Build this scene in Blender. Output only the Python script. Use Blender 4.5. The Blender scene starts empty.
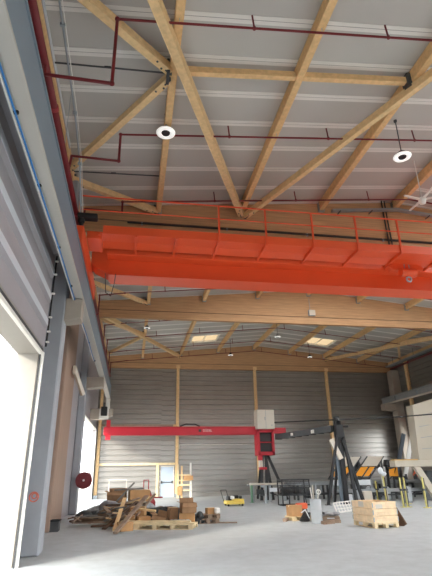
import bpy, bmesh, math, random
from mathutils import Vector, Matrix, Euler
random.seed(7)
SC = bpy.context.scene
COL = SC.collection
R = math.radians

# ------------------------------------------------------------------ materials
def s2l(c):
    return tuple((x/12.92 if x <= .04045 else ((x+.055)/1.055)**2.4) for x in c)
def rgb(r, g, b):
    return s2l((r/255, g/255, b/255))
def mat(name, col, rough=.6, metal=0, var=.12, scale=6, stretch=(1, 1, 1), bump=0, spec=.5, detail=4):
    m = bpy.data.materials.new(name); m.use_nodes = True
    nt = m.node_tree; n = nt.nodes; b = n['Principled BSDF']
    b.inputs['Roughness'].default_value = rough; b.inputs['Metallic'].default_value = metal
    b.inputs['Specular IOR Level'].default_value = spec
    tc = n.new('ShaderNodeTexCoord'); mp = n.new('ShaderNodeMapping'); mp.inputs['Scale'].default_value = stretch
    nz = n.new('ShaderNodeTexNoise'); nz.inputs['Scale'].default_value = scale; nz.inputs['Detail'].default_value = detail
    rp = n.new('ShaderNodeValToRGB')
    rp.color_ramp.elements[0].position = .3; rp.color_ramp.elements[1].position = .7
    rp.color_ramp.elements[0].color = tuple(max(0, c*(1-var)) for c in col)+(1,)
    rp.color_ramp.elements[1].color = tuple(min(1, c*(1+var)) for c in col)+(1,)
    nt.links.new(tc.outputs['Object'], mp.inputs['Vector']); nt.links.new(mp.outputs[0], nz.inputs['Vector'])
    nt.links.new(nz.outputs['Fac'], rp.inputs['Fac']); nt.links.new(rp.outputs[0], b.inputs['Base Color'])
    if bump:
        bp = n.new('ShaderNodeBump'); bp.inputs['Strength'].default_value = bump; bp.inputs['Distance'].default_value = .02
        nt.links.new(nz.outputs['Fac'], bp.inputs['Height']); nt.links.new(bp.outputs[0], b.inputs['Normal'])
    return m
def glulam(name, col, period=.045, dark=.8):
    """timber built up of horizontal laminations, with grain along the member and knots"""
    m = mat(name, col, rough=.65, var=.13, scale=2.2, stretch=(.5, 3, 9), spec=.3)
    nt = m.node_tree; n = nt.nodes; b = n['Principled BSDF']
    rp = [x for x in n if x.type == 'VALTORGB'][0]
    tc = [x for x in n if x.type == 'TEX_COORD'][0]
    sp = n.new('ShaderNodeSeparateXYZ'); nt.links.new(tc.outputs['Object'], sp.inputs[0])
    dv = n.new('ShaderNodeMath'); dv.operation = 'DIVIDE'; dv.inputs[1].default_value = period
    nt.links.new(sp.outputs['Z'], dv.inputs[0])
    fr = n.new('ShaderNodeMath'); fr.operation = 'FRACT'; nt.links.new(dv.outputs[0], fr.inputs[0])
    lt = n.new('ShaderNodeMath'); lt.operation = 'LESS_THAN'; lt.inputs[1].default_value = .07
    nt.links.new(fr.outputs[0], lt.inputs[0])
    mx = n.new('ShaderNodeMix'); mx.data_type = 'RGBA'; mx.blend_type = 'MULTIPLY'
    mx.inputs['B'].default_value = (dark, dark*.95, dark*.9, 1)
    nt.links.new(lt.outputs[0], mx.inputs['Factor']); nt.links.new(rp.outputs[0], mx.inputs['A'])
    nt.links.new(mx.outputs['Result'], b.inputs['Base Color'])
    return m
def grain(name, col, var=.11):
    return mat(name, col, rough=.65, var=var, scale=9, stretch=(1, 1, 1), spec=.3, detail=10)

M = {}
M['glulam'] = glulam('glulam', rgb(196, 156, 116), period=.2)
M['timber'] = grain('timber', rgb(224, 185, 134))
M['timber2'] = grain('timber_pale', rgb(229, 195, 146))
M['cratewood'] = grain('crate_wood', rgb(240, 214, 176), .1)
M['timber_brown'] = mat('column_timber', rgb(160, 136, 120), rough=.7, var=.1, scale=2, stretch=(4, 4, .3))
M['weathered'] = mat('weathered_board', rgb(150, 130, 112), rough=.85, var=.25, scale=5, spec=.2)
M['darkwood'] = mat('dark_board', rgb(105, 84, 68), rough=.85, var=.25, scale=5, spec=.2)
M['palewood'] = mat('pale_board', rgb(226, 205, 165), rough=.75, var=.12, scale=4, spec=.3)
M['greyboard'] = mat('grey_board', rgb(122, 118, 112), rough=.85, var=.2, scale=5, spec=.2)
M['card'] = mat('cardboard', rgb(190, 148, 104), rough=.85, var=.1, scale=4, spec=.2)
M['card2'] = mat('cardboard_dull', rgb(160, 126, 95), rough=.9, var=.15, scale=4, spec=.2)
M['roofpanel'] = mat('roof_panel', rgb(184, 180, 174), rough=.6, var=.03, scale=.6, spec=.3)
M['joint'] = mat('roof_joint', rgb(222, 218, 212), rough=.55, var=.03, scale=1)
M['jointgap'] = mat('roof_joint_gap', rgb(150, 146, 142), rough=.8, var=.02)
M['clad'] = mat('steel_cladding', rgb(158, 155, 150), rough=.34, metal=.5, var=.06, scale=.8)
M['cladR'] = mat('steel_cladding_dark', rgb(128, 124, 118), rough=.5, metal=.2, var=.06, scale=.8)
M['panelL'] = mat('wall_panel', rgb(164, 160, 164), rough=.6, var=.04, scale=.7)
M['panelW'] = mat('white_reveal', rgb(158, 154, 147), rough=.6, var=.02)
M['concrete'] = mat('column_concrete', rgb(160, 163, 168), rough=.85, var=.06, scale=1.6, spec=.2)
M['conc_b'] = mat('corbel_concrete', rgb(172, 162, 150), rough=.85, var=.08, scale=2, spec=.2)
M['steel'] = mat('galvanised_steel', rgb(160, 168, 174), rough=.4, metal=.5, var=.06, scale=3)
M['bluesteel'] = mat('blue_grey_steel', rgb(120, 134, 146), rough=.5, metal=.1, var=.05, scale=1)
M['beige'] = mat('beige_steel', rgb(206, 198, 184), rough=.55, var=.04, scale=1)
M['beigedull'] = mat('beige_machine', rgb(186, 178, 162), rough=.6, var=.04, scale=1)
M['drumgrey'] = mat('drum_grey', rgb(192, 198, 202), rough=.5, var=.05, scale=3)
M['dullamber'] = mat('dull_amber', rgb(196, 158, 92), rough=.6, var=.08, scale=3)
M['flange'] = mat('runway_underside', rgb(180, 176, 168), rough=.55, var=.04, scale=1)
M['midgrey'] = mat('machine_grey', rgb(132, 134, 132), rough=.6, var=.08, scale=2)
M['ribpale'] = mat('rib_pale', rgb(206, 210, 216), rough=.45, var=.03, scale=1)
M['orange'] = mat('crane_orange', rgb(226, 82, 38), rough=.42, var=.04, scale=.8)
M['red'] = mat('gantry_red', rgb(186, 24, 44), rough=.45, var=.05, scale=1.2)
M['pipe'] = mat('pipe_red', rgb(112, 18, 26), rough=.45, var=.08, scale=3)
M['black'] = mat('black_steel', rgb(27, 28, 31), rough=.55, var=.12, scale=3)
M['dark'] = mat('dark_grey', rgb(64, 66, 68), rough=.6, var=.1, scale=3)
M['grey'] = mat('grey_paint', rgb(152, 157, 160), rough=.55, var=.06, scale=3)
M['white'] = mat('white_paint', rgb(232, 230, 224), rough=.5, var=.03, scale=3)
M['whitefoam'] = mat('white_foam', rgb(228, 232, 236), rough=.8, var=.05, scale=2)
M['yellow'] = mat('yellow_paint', rgb(232, 204, 96), rough=.5, var=.06, scale=3)
M['ylw2'] = mat('post_yellow', rgb(200, 190, 110), rough=.5, var=.06, scale=3)
M['amber'] = mat('amber_board', rgb(240, 158, 32), rough=.55, var=.06, scale=3)
M['green'] = mat('green_paint', rgb(92, 130, 104), rough=.5, var=.06, scale=3)
M['door'] = mat('door_paint', rgb(170, 186, 204), rough=.5, var=.02, scale=2)
M['cable'] = mat('blue_cable', rgb(40, 120, 190), rough=.4, var=.05, scale=3)
M['plastic'] = mat('grey_sheeting', rgb(150, 152, 154), rough=.6, var=.3, scale=5, bump=.5)
M['blackbag'] = mat('black_sheeting', rgb(48, 52, 54), rough=.45, var=.25, scale=5, bump=.4)
M['redplastic'] = mat('red_plastic', rgb(150, 40, 48), rough=.5, var=.08, scale=3)
M['orangered'] = mat('orange_plastic', rgb(226, 96, 52), rough=.5, var=.05, scale=3)
M['reel'] = mat('hose_red', rgb(112, 34, 40), rough=.6, var=.2, scale=12)
M['mark'] = mat('spray_paint', rgb(205, 110, 90), rough=.8, var=.2, scale=12)
M['bluegrey'] = mat('window_frame', rgb(70, 80, 92), rough=.5, var=.04)

def floor_mat():
    m = mat('concrete_floor', rgb(188, 193, 195), rough=.62, var=.05, scale=.35, spec=.35, detail=8)
    nt = m.node_tree; n = nt.nodes; b = n['Principled BSDF']
    rp = [x for x in n if x.type == 'VALTORGB'][0]; tc = [x for x in n if x.type == 'TEX_COORD'][0]
    n2 = n.new('ShaderNodeTexNoise'); n2.inputs['Scale'].default_value = 2.2; n2.inputs['Detail'].default_value = 10
    n2.inputs['Roughness'].default_value = .7
    r2 = n.new('ShaderNodeValToRGB'); r2.color_ramp.elements[0].position = .35; r2.color_ramp.elements[1].position = .75
    r2.color_ramp.elements[0].color = (.84, .84, .83, 1); r2.color_ramp.elements[1].color = (1.05, 1.05, 1.05, 1)
    mx = n.new('ShaderNodeMix'); mx.data_type = 'RGBA'; mx.blend_type = 'MULTIPLY'; mx.inputs['Factor'].default_value = 1
    nt.links.new(tc.outputs['Object'], n2.inputs['Vector']); nt.links.new(n2.outputs['Fac'], r2.inputs['Fac'])
    nt.links.new(rp.outputs[0], mx.inputs['A']); nt.links.new(r2.outputs[0], mx.inputs['B'])
    nt.links.new(mx.outputs['Result'], b.inputs['Base Color'])
    return m
M['floor'] = floor_mat()
M['asphalt'] = mat('asphalt', rgb(140, 136, 128), rough=.9, var=.1, scale=1.5)
def pane_mat(nm, colr):
    m = bpy.data.materials.new(nm); m.use_nodes = True
    nt = m.node_tree; n = nt.nodes; n.clear()
    o = n.new('ShaderNodeOutputMaterial'); t = n.new('ShaderNodeBsdfTranslucent'); t.inputs['Color'].default_value = colr
    nt.links.new(t.outputs[0], o.inputs[0]); return m
M['pane'] = pane_mat('skylight_pane', (.34, .29, .22, 1)); M['pane_added'] = pane_mat('added_skylight_pane', (.97, .97, .97, 1))  # the white pane serves only the added skylights
def emit_mat(name, col, st):
    m = bpy.data.materials.new(name); m.use_nodes = True
    b = m.node_tree.nodes['Principled BSDF']; b.inputs['Base Color'].default_value = (.9, .9, .88, 1)
    b.inputs['Emission Color'].default_value = col+(1,); b.inputs['Emission Strength'].default_value = st
    return m
M['lamp'] = emit_mat('lamp_diffuser', (1, .97, .92), .25)

# ------------------------------------------------------------------ builders
class MB:
    def __init__(s): s.bm = bmesh.new()
    def _xf(s, vs, mtx):
        for v in vs: v.co = mtx @ v.co
    def box(s, c, size, rot=None):
        r = bmesh.ops.create_cube(s.bm, size=1.0)
        m = Matrix.Translation(Vector(c)) @ ((rot.to_matrix().to_4x4() if isinstance(rot, Euler) else rot) if rot is not None else Matrix.Identity(4)) @ Matrix.Diagonal((size[0], size[1], size[2], 1))
        s._xf(r['verts'], m); return s
    def bb(s, x0, x1, y0, y1, z0, z1):
        return s.box(((x0+x1)/2, (y0+y1)/2, (z0+z1)/2), (abs(x1-x0), abs(y1-y0), abs(z1-z0)))
    def bar(s, p0, p1, w, h, up=(0, 0, 1)):
        """rectangular bar: w across, h along 'up'"""
        p0, p1 = Vector(p0), Vector(p1); d = p1-p0; L = d.length; d.normalize()
        u = Vector(up); x = d.cross(u)
        if x.length < 1e-4: x = d.cross(Vector((1, 0, 0)))
        x.normalize(); u = x.cross(d)
        m = Matrix((x, d, u)).transposed().to_4x4(); m.translation = (p0+p1)/2
        r = bmesh.ops.create_cube(s.bm, size=1.0)
        s._xf(r['verts'], m @ Matrix.Diagonal((w, L, h, 1))); return s
    def tube(s, p0, p1, r, seg=10, r2=None):
        p0, p1 = Vector(p0), Vector(p1); d = p1-p0; L = d.length
        q = d.to_track_quat('Z', 'Y').to_matrix().to_4x4(); q.translation = (p0+p1)/2
        k = bmesh.ops.create_cone(s.bm, cap_ends=True, segments=seg, radius1=r, radius2=r if r2 is None else r2, depth=L)
        s._xf(k['verts'], q); return s
    def path(s, pts, r, seg=8):
        for a, b in zip(pts, pts[1:]): s.tube(a, b, r, seg)
        for p in pts[1:-1]: s.ball(p, r*1.02)
        return s
    def ball(s, c, r, sc=(1, 1, 1), sub=2):
        k = bmesh.ops.create_icosphere(s.bm, subdivisions=sub, radius=r)
        s._xf(k['verts'], Matrix.Translation(Vector(c)) @ Matrix.Diagonal(sc+(1,))); return s
    def torus(s, c, R_, r, axis='Z', n=28, k=8, rot=None):
        g = []
        for i in range(n):
            a = 2*math.pi*i/n; row = []
            for j in range(k):
                b = 2*math.pi*j/k
                p = Vector(((R_+r*math.cos(b))*math.cos(a), (R_+r*math.cos(b))*math.sin(a), r*math.sin(b)))
                if axis == 'Y': p = Vector((p.x, p.z, p.y))
                if axis == 'X': p = Vector((p.z, p.x, p.y))
                row.append(s.bm.verts.new(Vector(c)+p))
            g.append(row)
        for i in range(n):
            for j in range(k):
                s.bm.faces.new((g[i][j], g[(i+1) % n][j], g[(i+1) % n][(j+1) % k], g[i][(j+1) % k]))
        return s
    def prism(s, poly, d):
        """closed polygon of 3-D points pushed along vector d"""
        d = Vector(d); a = [s.bm.verts.new(Vector(p)) for p in poly]; b = [s.bm.verts.new(Vector(p)+d) for p in poly]
        s.bm.faces.new(a); s.bm.faces.new(b[::-1])
        for i in range(len(a)):
            j = (i+1) % len(a); s.bm.faces.new((a[j], a[i], b[i], b[j]))
        return s
    def lathe(s, c, prof, n=20):
        rings = []
        for r, z in prof:
            rings.append([s.bm.verts.new((c[0]+r*math.cos(2*math.pi*i/n), c[1]+r*math.sin(2*math.pi*i/n), c[2]+z)) for i in range(n)])
        for a, b in zip(rings, rings[1:]):
            for i in range(n): s.bm.faces.new((a[i], a[(i+1) % n], b[(i+1) % n], b[i]))
        s.bm.faces.new(rings[0][::-1]); s.bm.faces.new(rings[-1]); return s
    def build(s, name, m, parent=None, bevel=0, smooth=False, origin=None):
        bm = s.bm
        if bevel:
            bmesh.ops.bevel(bm, geom=bm.edges[:], offset=bevel, segments=1, affect='EDGES', clamp_overlap=True)
        bmesh.ops.recalc_face_normals(bm, faces=bm.faces[:])
        if parent is not None:
            off = wpos(parent)
        elif origin is not None: off = Vector(origin)
        else:
            xs = [v.co for v in bm.verts]
            off = Vector(((min(v.x for v in xs)+max(v.x for v in xs))/2, (min(v.y for v in xs)+max(v.y for v in xs))/2, min(v.z for v in xs)))
        for v in bm.verts: v.co -= off
        me = bpy.data.meshes.new(name); bm.to_mesh(me); bm.free()
        if smooth:
            for p in me.polygons: p.use_smooth = True
        me.materials.append(m)
        o = bpy.data.objects.new(name, me); COL.objects.link(o)
        if parent is not None: o.parent = parent
        else: o.location = off
        return o
def build_each(mb, name, m, parent, bevel=0, smooth=False):
    """one object for every loose piece in the builder"""
    bm = mb.bm; left = set(bm.verts); out = []
    while left:
        v0 = left.pop(); comp = {v0}; st = [v0]
        while st:
            v = st.pop()
            for e in v.link_edges:
                w_ = e.other_vert(v)
                if w_ in left: left.discard(w_); comp.add(w_); st.append(w_)
        nb_ = MB(); mp = {v: nb_.bm.verts.new(v.co) for v in comp}
        for f in {f for v in comp for f in v.link_faces}: nb_.bm.faces.new([mp[v] for v in f.verts])
        out.append(nb_.build(name, m, parent, bevel, smooth))
    bm.free(); return out
def wpos(o):
    p = Vector(o.location)
    while o.parent is not None: o = o.parent; p = p+Vector(o.location)
    return p
def tag(o, label, cat, group=None, kind=None):
    o['label'] = label; o['category'] = cat
    if group: o['group'] = group
    if kind: o['kind'] = kind
    return o
def thing(name, loc, label, cat, group=None):
    o = bpy.data.objects.new(name, None); o.empty_display_size = .2; COL.objects.link(o); o.location = loc
    return tag(o, label, cat, group)
def struct(o):
    o['kind'] = 'structure'; return o
def copy_tree(o, parent=None):
    c = o.copy(); COL.objects.link(c)
    if parent is not None: c.parent = parent
    for ch in [x for x in bpy.data.objects if x.parent == o]: copy_tree(ch, c)
    return c

# ------------------------------------------------------------------ dimensions of the hall
XL, XR, XM = -2.5, 21.9, 9.7         # side walls and ridge
YB, YF = 37.25, -7.0                 # back wall, front wall
YR = YF
def zr(x): return 10.25+.1*(12.2-abs(x-XM))    # roof underside
B1, B2, B3 = 14.4, 24.0, 36.9        # near faces of the three roof beams
ZB = 9.38                            # their soffit

# ------------------------------------------------------------------ floor, ceiling, walls
struct(MB().bb(-2.7, 22.1, -7.2, 37.5, -.2, 0).build('floor', M['floor'], origin=(0, 0, 0)))
struct(MB().bb(-60, 80, -60, 90, -.4, -.2).build('ground', M['asphalt'], origin=(0, 0, -.4)))

SKY = [(4.05, 6.05, 32.6, 34.6), (13.1, 15.2, 32.6, 34.6), (13.1, 15.2, 3.6, 12.0), (16.2, 18.3, 3.6, 12.0), (16.2, 18.3, 16.0, 21.0), (13.1, 15.2, 16.0, 21.0), (7.1, 9.2, 16.0, 21.0), (4.05, 6.05, 16.0, 21.0), (10.1, 12.2, 16.0, 21.0)]  # first two are the far-bay skylights; the rest are unseen, added to brighten the hall
xs = sorted({XL-.4, XM, XR+.4}|{q for k in SKY for q in k[:2]}); ys = sorted({YR, YB+.4}|{q for k in SKY for q in k[2:]})
mb = MB()
for x0, x1 in zip(xs, xs[1:]):
    for y0, y1 in zip(ys, ys[1:]):
        cx, cy = (x0+x1)/2, (y0+y1)/2
        if any(a < cx < b and c < cy < d for a, b, c, d in SKY): continue
        mb.prism([(x0, y0, zr(x0)), (x1, y0, zr(x1)), (x1, y0, zr(x1)+.18), (x0, y0, zr(x0)+.18)], (0, y1-y0, 0))
ceil = struct(mb.build('ceiling', M['roofpanel'], origin=(0, 0, 10)))
mb = MB(); mg = MB()
y = .5
while y < YB-.2:
    for sx0, sx1 in ((XL, XM), (XM, XR)):
        segs = [(sx0, sx1)]
        for a, b, c, d in SKY:
            if c-.15 < y < d+.15: segs = [q for s0, s1 in segs for q in (((s0, a), (b, s1)) if s0 < a and b < s1 else ((s0, s1),))]
        for s0, s1 in segs:
            for off in (-.055, .055):
                mb.prism([(s0, y+off-.046, zr(s0)-.012), (s1, y+off-.046, zr(s1)-.012), (s1, y+off-.046, zr(s1)+.002), (s0, y+off-.046, zr(s0)+.002)], (0, .092, 0))
            mg.prism([(s0, y-.03, zr(s0)-.006), (s1, y-.03, zr(s1)-.006), (s1, y-.03, zr(s1)+.002), (s0, y-.03, zr(s0)+.002)], (0, .06, 0))
    y += 1.07
mb.build('joint_strip', M['joint'], ceil); mg.build('joint_gap', M['jointgap'], ceil)
for k, (a, b, c, d) in enumerate(SKY):
    m = MB()
    m.prism([(a, c, zr(a)+.1), (b, c, zr(b)+.1), (b, c, zr(b)+.13), (a, c, zr(a)+.13)], (0, d-c, 0))
    w = struct(m.build('window_%d' % (k+1 if k < 2 else k+2), M['pane' if k < 2 else 'pane_added']))
    f = MB()
    for yy in (c, d): f.bar((a, yy, zr(a)+.08), (b, yy, zr(b)+.08), .07, .2)
    for xx in (a, b, (a+b)/2): f.bar((xx, c, zr(xx)+.08), (xx, d, zr(xx)+.08), .05 if xx == (a+b)/2 else .07, .2 if xx != (a+b)/2 else .06)
    f.build('window_frame', M['white'], w)

def corrugated(mb, p0, p1, z0, z1, nrm, period=.37, depth=.085):
    """horizontal trapezoid ribs between two plan points; nrm points into the hall"""
    p0, p1, nrm = Vector(p0), Vector(p1), Vector(nrm)
    prof = []; z = z0
    while z < z1-1e-4:
        for f, dd in ((0, depth), (.66, depth), (.72, 0), (.94, 0)):
            zz = z+f*period
            if zz < z1: prof.append((zz, dd))
        z += period
    prof.append((z1, depth))
    back = .12
    rows = []
    for p in (p0, p1):
        rows.append([mb.bm.verts.new(Vector((p.x, p.y, zz))+nrm*dd) for zz, dd in prof])
    for i in range(len(prof)-1):
        mb.bm.faces.new((rows[0][i], rows[1][i], rows[1][i+1], rows[0][i+1]))
    mb.box(((p0.x+p1.x)/2-nrm.x*back, (p0.y+p1.y)/2-nrm.y*back, (z0+z1)/2),
           (abs(p1.x-p0.x)+.001 if abs(nrm.y) else .14, abs(p1.y-p0.y)+.001 if abs(nrm.x) else .14, z1-z0))
    return mb
DX0, DX1, DZ = 2.18, 3.2, 2.12          # back door
mb = MB()
corrugated(mb, (XL-.3, YB, 0), (DX0, YB, 0), 0, 9.9, (0, -1, 0))
corrugated(mb, (DX1, YB, 0), (XR+.3, YB, 0), 0, 9.9, (0, -1, 0))
corrugated(mb, (DX0, YB, 0), (DX1, YB, 0), DZ, 9.9, (0, -1, 0))
mb.prism([(XL-.4, YB+.06, 9.8), (XR+.4, YB+.06, 9.8), (XR+.4, YB+.06, zr(XR)+.1), (XM, YB+.06, zr(XM)+.1), (XL-.4, YB+.06, zr(XL)+.1)], (0, .15, 0))
struct(mb.build('wall_back', M['clad'], origin=(XM, YB, 0)))
d = struct(MB().bb(DX0+.04, DX1-.04, YB-.02, YB+.05, .01, DZ-.03).build('door_1', M['door'], bevel=.01))
m = MB()
for x0, x1 in ((DX0-.03, DX0+.04), (DX1-.04, DX1+.03)): m.bb(x0, x1, YB-.06, YB+.08, 0, DZ)
m.bb(DX0-.03, DX1+.03, YB-.06, YB+.08, DZ-.05, DZ+.03); m.build('door_frame', M['white'], d)
m = MB(); m.tube((DX0+.1, YB-.1, 1.02), (DX1-.1, YB-.1, 1.02), .02); m.bb(DX0+.07, DX0+.16, YB-.12, YB-.01, .93, 1.11); m.bb(DX1-.16, DX1-.07, YB-.12, YB-.01, .93, 1.11)
m.build('panic_bar', M['dark'], d)

# left wall: ribbed cladding above the near sectional doorway, plain wall beyond, second doorway far back
XI = -2.15                     # inner face near the camera
D1a, D1b, DH = -4.5, 11.0, 4.27
D2a, D2b, DH2 = 24.6, 36.45, 4.72
mb = MB()
def ribbed_left(y0, y1, z0, z1):
    prof = [(XI, z0)]; z = z0
    while z < z1-.05:
        for dz, dx in ((.0, 0), (.40, 0), (.44, .075), (.60, .075), (.64, 0)):
            if z+dz <= z1: prof.append((XI+dx, z+dz))
        z += .645
    prof += [(XI, z1), (XI-.2, z1), (XI-.2, z0)]
    pp = [prof[0]]
    for q in prof[1:]:
        if abs(q[0]-pp[-1][0])+abs(q[1]-pp[-1][1]) > 1e-4: pp.append(q)
    mb.prism([(a, y0, b) for a, b in pp], (0, y1-y0, 0))
ribbed_left(YF, 11.1, 4.5, 10.2)
mb.bb(XI-.5, XI-.2, YF, 11.1, 4.5, 10.2)
mb.bb(XI-.5, XI, YF, D1a, 0, 4.5)
mb.bb(-2.85, -2.65, 11.1, D2a, 0, 10.2); mb.bb(-2.85, -2.65, D2b, YB, 0, 10.2); mb.bb(-2.85, -2.65, D2a, D2b, DH2, 10.2)
mb.bb(-2.65, XI, 11.1, 11.3, 4.5, 10.2)
wl = struct(mb.build('wall_left', M['panelL'], origin=(XI, 0, 0)))
z = 4.5
while z < 9.9:
    m = MB(); m.bb(XI+.07, XI+.085, YF, 11.1, z+.45, z+.595); m.build('rib_strip', M['ribpale'], wl)
    z += .645
m = MB(); m.bb(XI-.5, XI-.005, D1a, D1b, DH, 4.499); m.bb(XI-.5, XI-.05, D1b, 11.1, 0, 4.499)
t = struct(m.build('trim_1', M['panelW'], origin=(XI, D1b, 0)))
m = MB(); m.bb(XI-.02, XI+.07, D1b-.02, D1b+.07, 0, DH+.05); m.bb(XI-.02, XI+.05, D1a, D1b, DH-.02, DH+.05); m.build('door_frame', M['white'], t)
m = MB(); m.bb(XI-.02, XI+.012, D1b-.05, D1b-.02, 0, DH-.02); m.bb(XI-.02, XI+.055, D1a, D1b-.02, DH+.05, DH+.11); build_each(m, 'seal', M['dark'], t)
m = MB()
for yy in (D2a-.06, D2b): m.bb(-2.9, -2.58, yy, yy+.06, 0, DH2)
m.bb(-2.9, -2.58, D2a, D2b, DH2-.06, DH2); struct(m.build('trim_2', M['white'], origin=(-2.6, D2a, 0)))

# right wall with a window opening low near the far corner
WY0, WY1, WZ0, WZ1 = 30.6, 35.6, 1.9, 4.75
mb = MB()
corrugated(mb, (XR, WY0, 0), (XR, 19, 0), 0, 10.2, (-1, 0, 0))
corrugated(mb, (XR, 19, 0), (XR, YF, 0), 5.2, 10.2, (-1, 0, 0))  # left open below, an unseen opening added to bring in side light
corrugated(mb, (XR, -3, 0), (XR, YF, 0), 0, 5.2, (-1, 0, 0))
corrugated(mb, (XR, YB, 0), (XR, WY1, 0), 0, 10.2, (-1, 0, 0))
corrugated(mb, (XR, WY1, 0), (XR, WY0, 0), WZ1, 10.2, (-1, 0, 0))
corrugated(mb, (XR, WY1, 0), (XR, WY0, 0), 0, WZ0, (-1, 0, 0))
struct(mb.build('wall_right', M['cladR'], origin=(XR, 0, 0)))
m = MB()
for yy in (WY0, WY1): m.bb(XR-.08, XR+.2, yy-.05, yy+.05, WZ0, WZ1)
for zz in (WZ0, WZ1): m.bb(XR-.08, XR+.2, WY0, WY1, zz-.05, zz+.05)
w3 = struct(m.build('window_3', M['bluegrey']))

# front wall behind the camera, unseen; its doorway is added to let light in
struct(MB().bb(XL-.4, .5, YF-.2, YF, 0, 5.0).bb(15, XR+.4, YF-.2, YF, 0, 5.0).bb(.5, 15, YF-.2, YF, 4.2, 5.0).prism([(XL-.4, YF, 5.0), (XR+.4, YF, 5.0), (XR+.4, YF, zr(XR)+.1), (XM, YF, zr(XM)+.1), (XL-.4, YF, zr(XL)+.1)], (0, -.2, 0)).build('wall_front', M['clad']))

# ------------------------------------------------------------------ roof beams
def roof_beam(y, th, label, extra=None):
    r = thing('roof_beam', (XM, y+th/2, ZB), label, 'roof beam', 'deep glulam roof beams across the hall')
    xs = (XL, XM, XR)
    m = MB(); m.prism([(XL, y, ZB), (XR, y, ZB), (XR, y, zr(XR)-.03), (XM, y, zr(XM)-.03), (XL, y, zr(XL)-.03)], (0, th, 0))
    m.build('beam_body', M['glulam'], r, bevel=.012)
    m = MB(); m.bb(XL, XR, y-.02, y, ZB+.40, ZB+.425); m.build('joint_line', M['darkwood'], r)
    m = MB()
    for k in range(1, 8):
        x = XL+3.05*k
        m.bb(x-.11, x-.095, y-.12, y, zr(x)-.4, zr(x)-.06); m.bb(x+.095, x+.11, y-.12, y, zr(x)-.4, zr(x)-.06); m.bb(x-.11, x+.11, y-.12, y, zr(x)-.42, zr(x)-.40)
    build_each(m, 'purlin_hanger', M['steel'], r)
    return r
roof_beam(B1, .24, 'deep timber roof beam just behind the orange crane')
roof_beam(B2, .24, 'deep timber roof beam mid-hall, seen under the orange crane girder')
r = roof_beam(B3, .24, 'timber roof beam against the back wall, on top of the wall posts')
m = MB()
for x in (3.4, 9.7, 15.9): m.bb(x-.16, x+.16, B3-.02, B3, ZB, ZB+.28)
build_each(m, 'post_plate', M['timber2'], r)

# ------------------------------------------------------------------ purlins
NB = {0: 'nearest bay before the crane', 1: 'middle bay behind the crane', 2: 'far bay'}
ORD = ['first', 'second', 'third', 'fourth', 'fifth', 'sixth', 'seventh']
def purlin(x, y0, y1, label):
    r = thing('purlin', (x, (y0+y1)/2, zr(x)-.36), label, 'purlin', 'timber roof purlins running the length of the hall')
    MB().bb(x-.09, x+.09, y0, y1, zr(x)-.36, zr(x)-.02).build('timber_body', M['timber'], r, bevel=.01)
    m = MB()
    for yy in (y0+.12, y1-.12):
        for s in (-1, 1): m.tube((x+s*.088, yy, zr(x)-.2), (x+s*.1, yy, zr(x)-.2), .022, 6)
    build_each(m, 'bolt', M['dark'], r)
for b, (y0, y1) in enumerate(((.3, B1), (B1+.24, B2), (B2+.24, B3))):
    for k in range(7):
        x = XL+3.05*(k+1)
        if b == 0 and k > 3: continue
        if b == 1 and k > 5: continue
        purlin(x, y0, y1, '%s timber roof purlin from the left wall, %s' % (ORD[k], NB[b]))
# eave timbers on the side walls
for x, y0, y1, l in ((XL+.35, .3, B1, 'timber eave plate along the left wall top in the nearest bay'), (XL+.35, B1+.24, B2, 'timber eave plate along the left wall top in the middle bay'),
                     (XL+.35, B2+.24, B3, 'timber eave plate along the left wall top in the far bay'), (XR-.2, B2+.24, B3, 'timber eave plate along the right wall top in the far bay')):
    r = thing('eave_plate', (x, (y0+y1)/2, zr(x)-.34), l, 'eave timber', 'timber eave plates')
    MB().bb(x-.06, x+.06, y0, y1, zr(x)-.34, zr(x)-.02).build('timber_body', M['timber'], r, bevel=.01)

# ------------------------------------------------------------------ roof braces
def brace(a, b, label, w=.2, h=.2, drop=.5, name='roof_brace', plates=True):
    """diagonal timber under the purlins from plan point a to b"""
    p, q = Vector((a[0], a[1], zr(a[0])-drop)), Vector((b[0], b[1], zr(b[0])-drop))
    r = thing(name, (p+q)/2, label, 'brace', 'diagonal timber braces under the roof')
    MB().bar(p, q, w, h).build('timber_body', M['timber2'], r, bevel=.01)
    d = (q-p).normalized(); s = d.cross(Vector((0, 0, 1))).normalized()
    m = MB()
    for e, sg in ((p, 1), (q, -1)):
        for k in (.22, .42):
            c = e+d*sg*k+s*(.04 if k < .3 else -.03)
            m.tube(c+Vector((0, 0, -h/2+.004)), c+Vector((0, 0, -h/2-.012)), .026, 8)
    build_each(m, 'bolt', M['dark'], r)
    if plates:
        m = MB()
        for e, sg in ((p, 1), (q, -1)):
            m.bar(e-d*sg*.06+Vector((0, 0, .05)), e+d*sg*.14+Vector((0, 0, .05)), .03, h+.14)
        build_each(m, 'steel_plate', M['dark'], r)
    return r
P = [XL+3.05*(k+1) for k in range(7)]
brace((P[1]-.1, B1-.15), (XL+.35, 1.2), 'long diagonal timber brace crossing in front of the first purlin, nearest bay', .2, .24, .50)
brace((P[1]+.1, B1-.05), (P[3]-.1, 1.6), 'thin diagonal brace rising to the upper right corner from the beam behind the crane', .16, .2, .54)
brace((P[0]-.1, 8.05), (XL+.3, 5.55), 'short strut from the first purlin back towards the camera and left wall', .17, .2, .34)
brace((P[0]-.1, 8.3), (XL+.3, 11.9), 'short strut from the first purlin down to the left wall, away from the camera', .17, .2, .34)
brace((XL+.35, 12.35), (P[0]-.05, B1-.1), 'short strut from left wall to the near beam, just above the crane end', .17, .2, .34)
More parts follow.
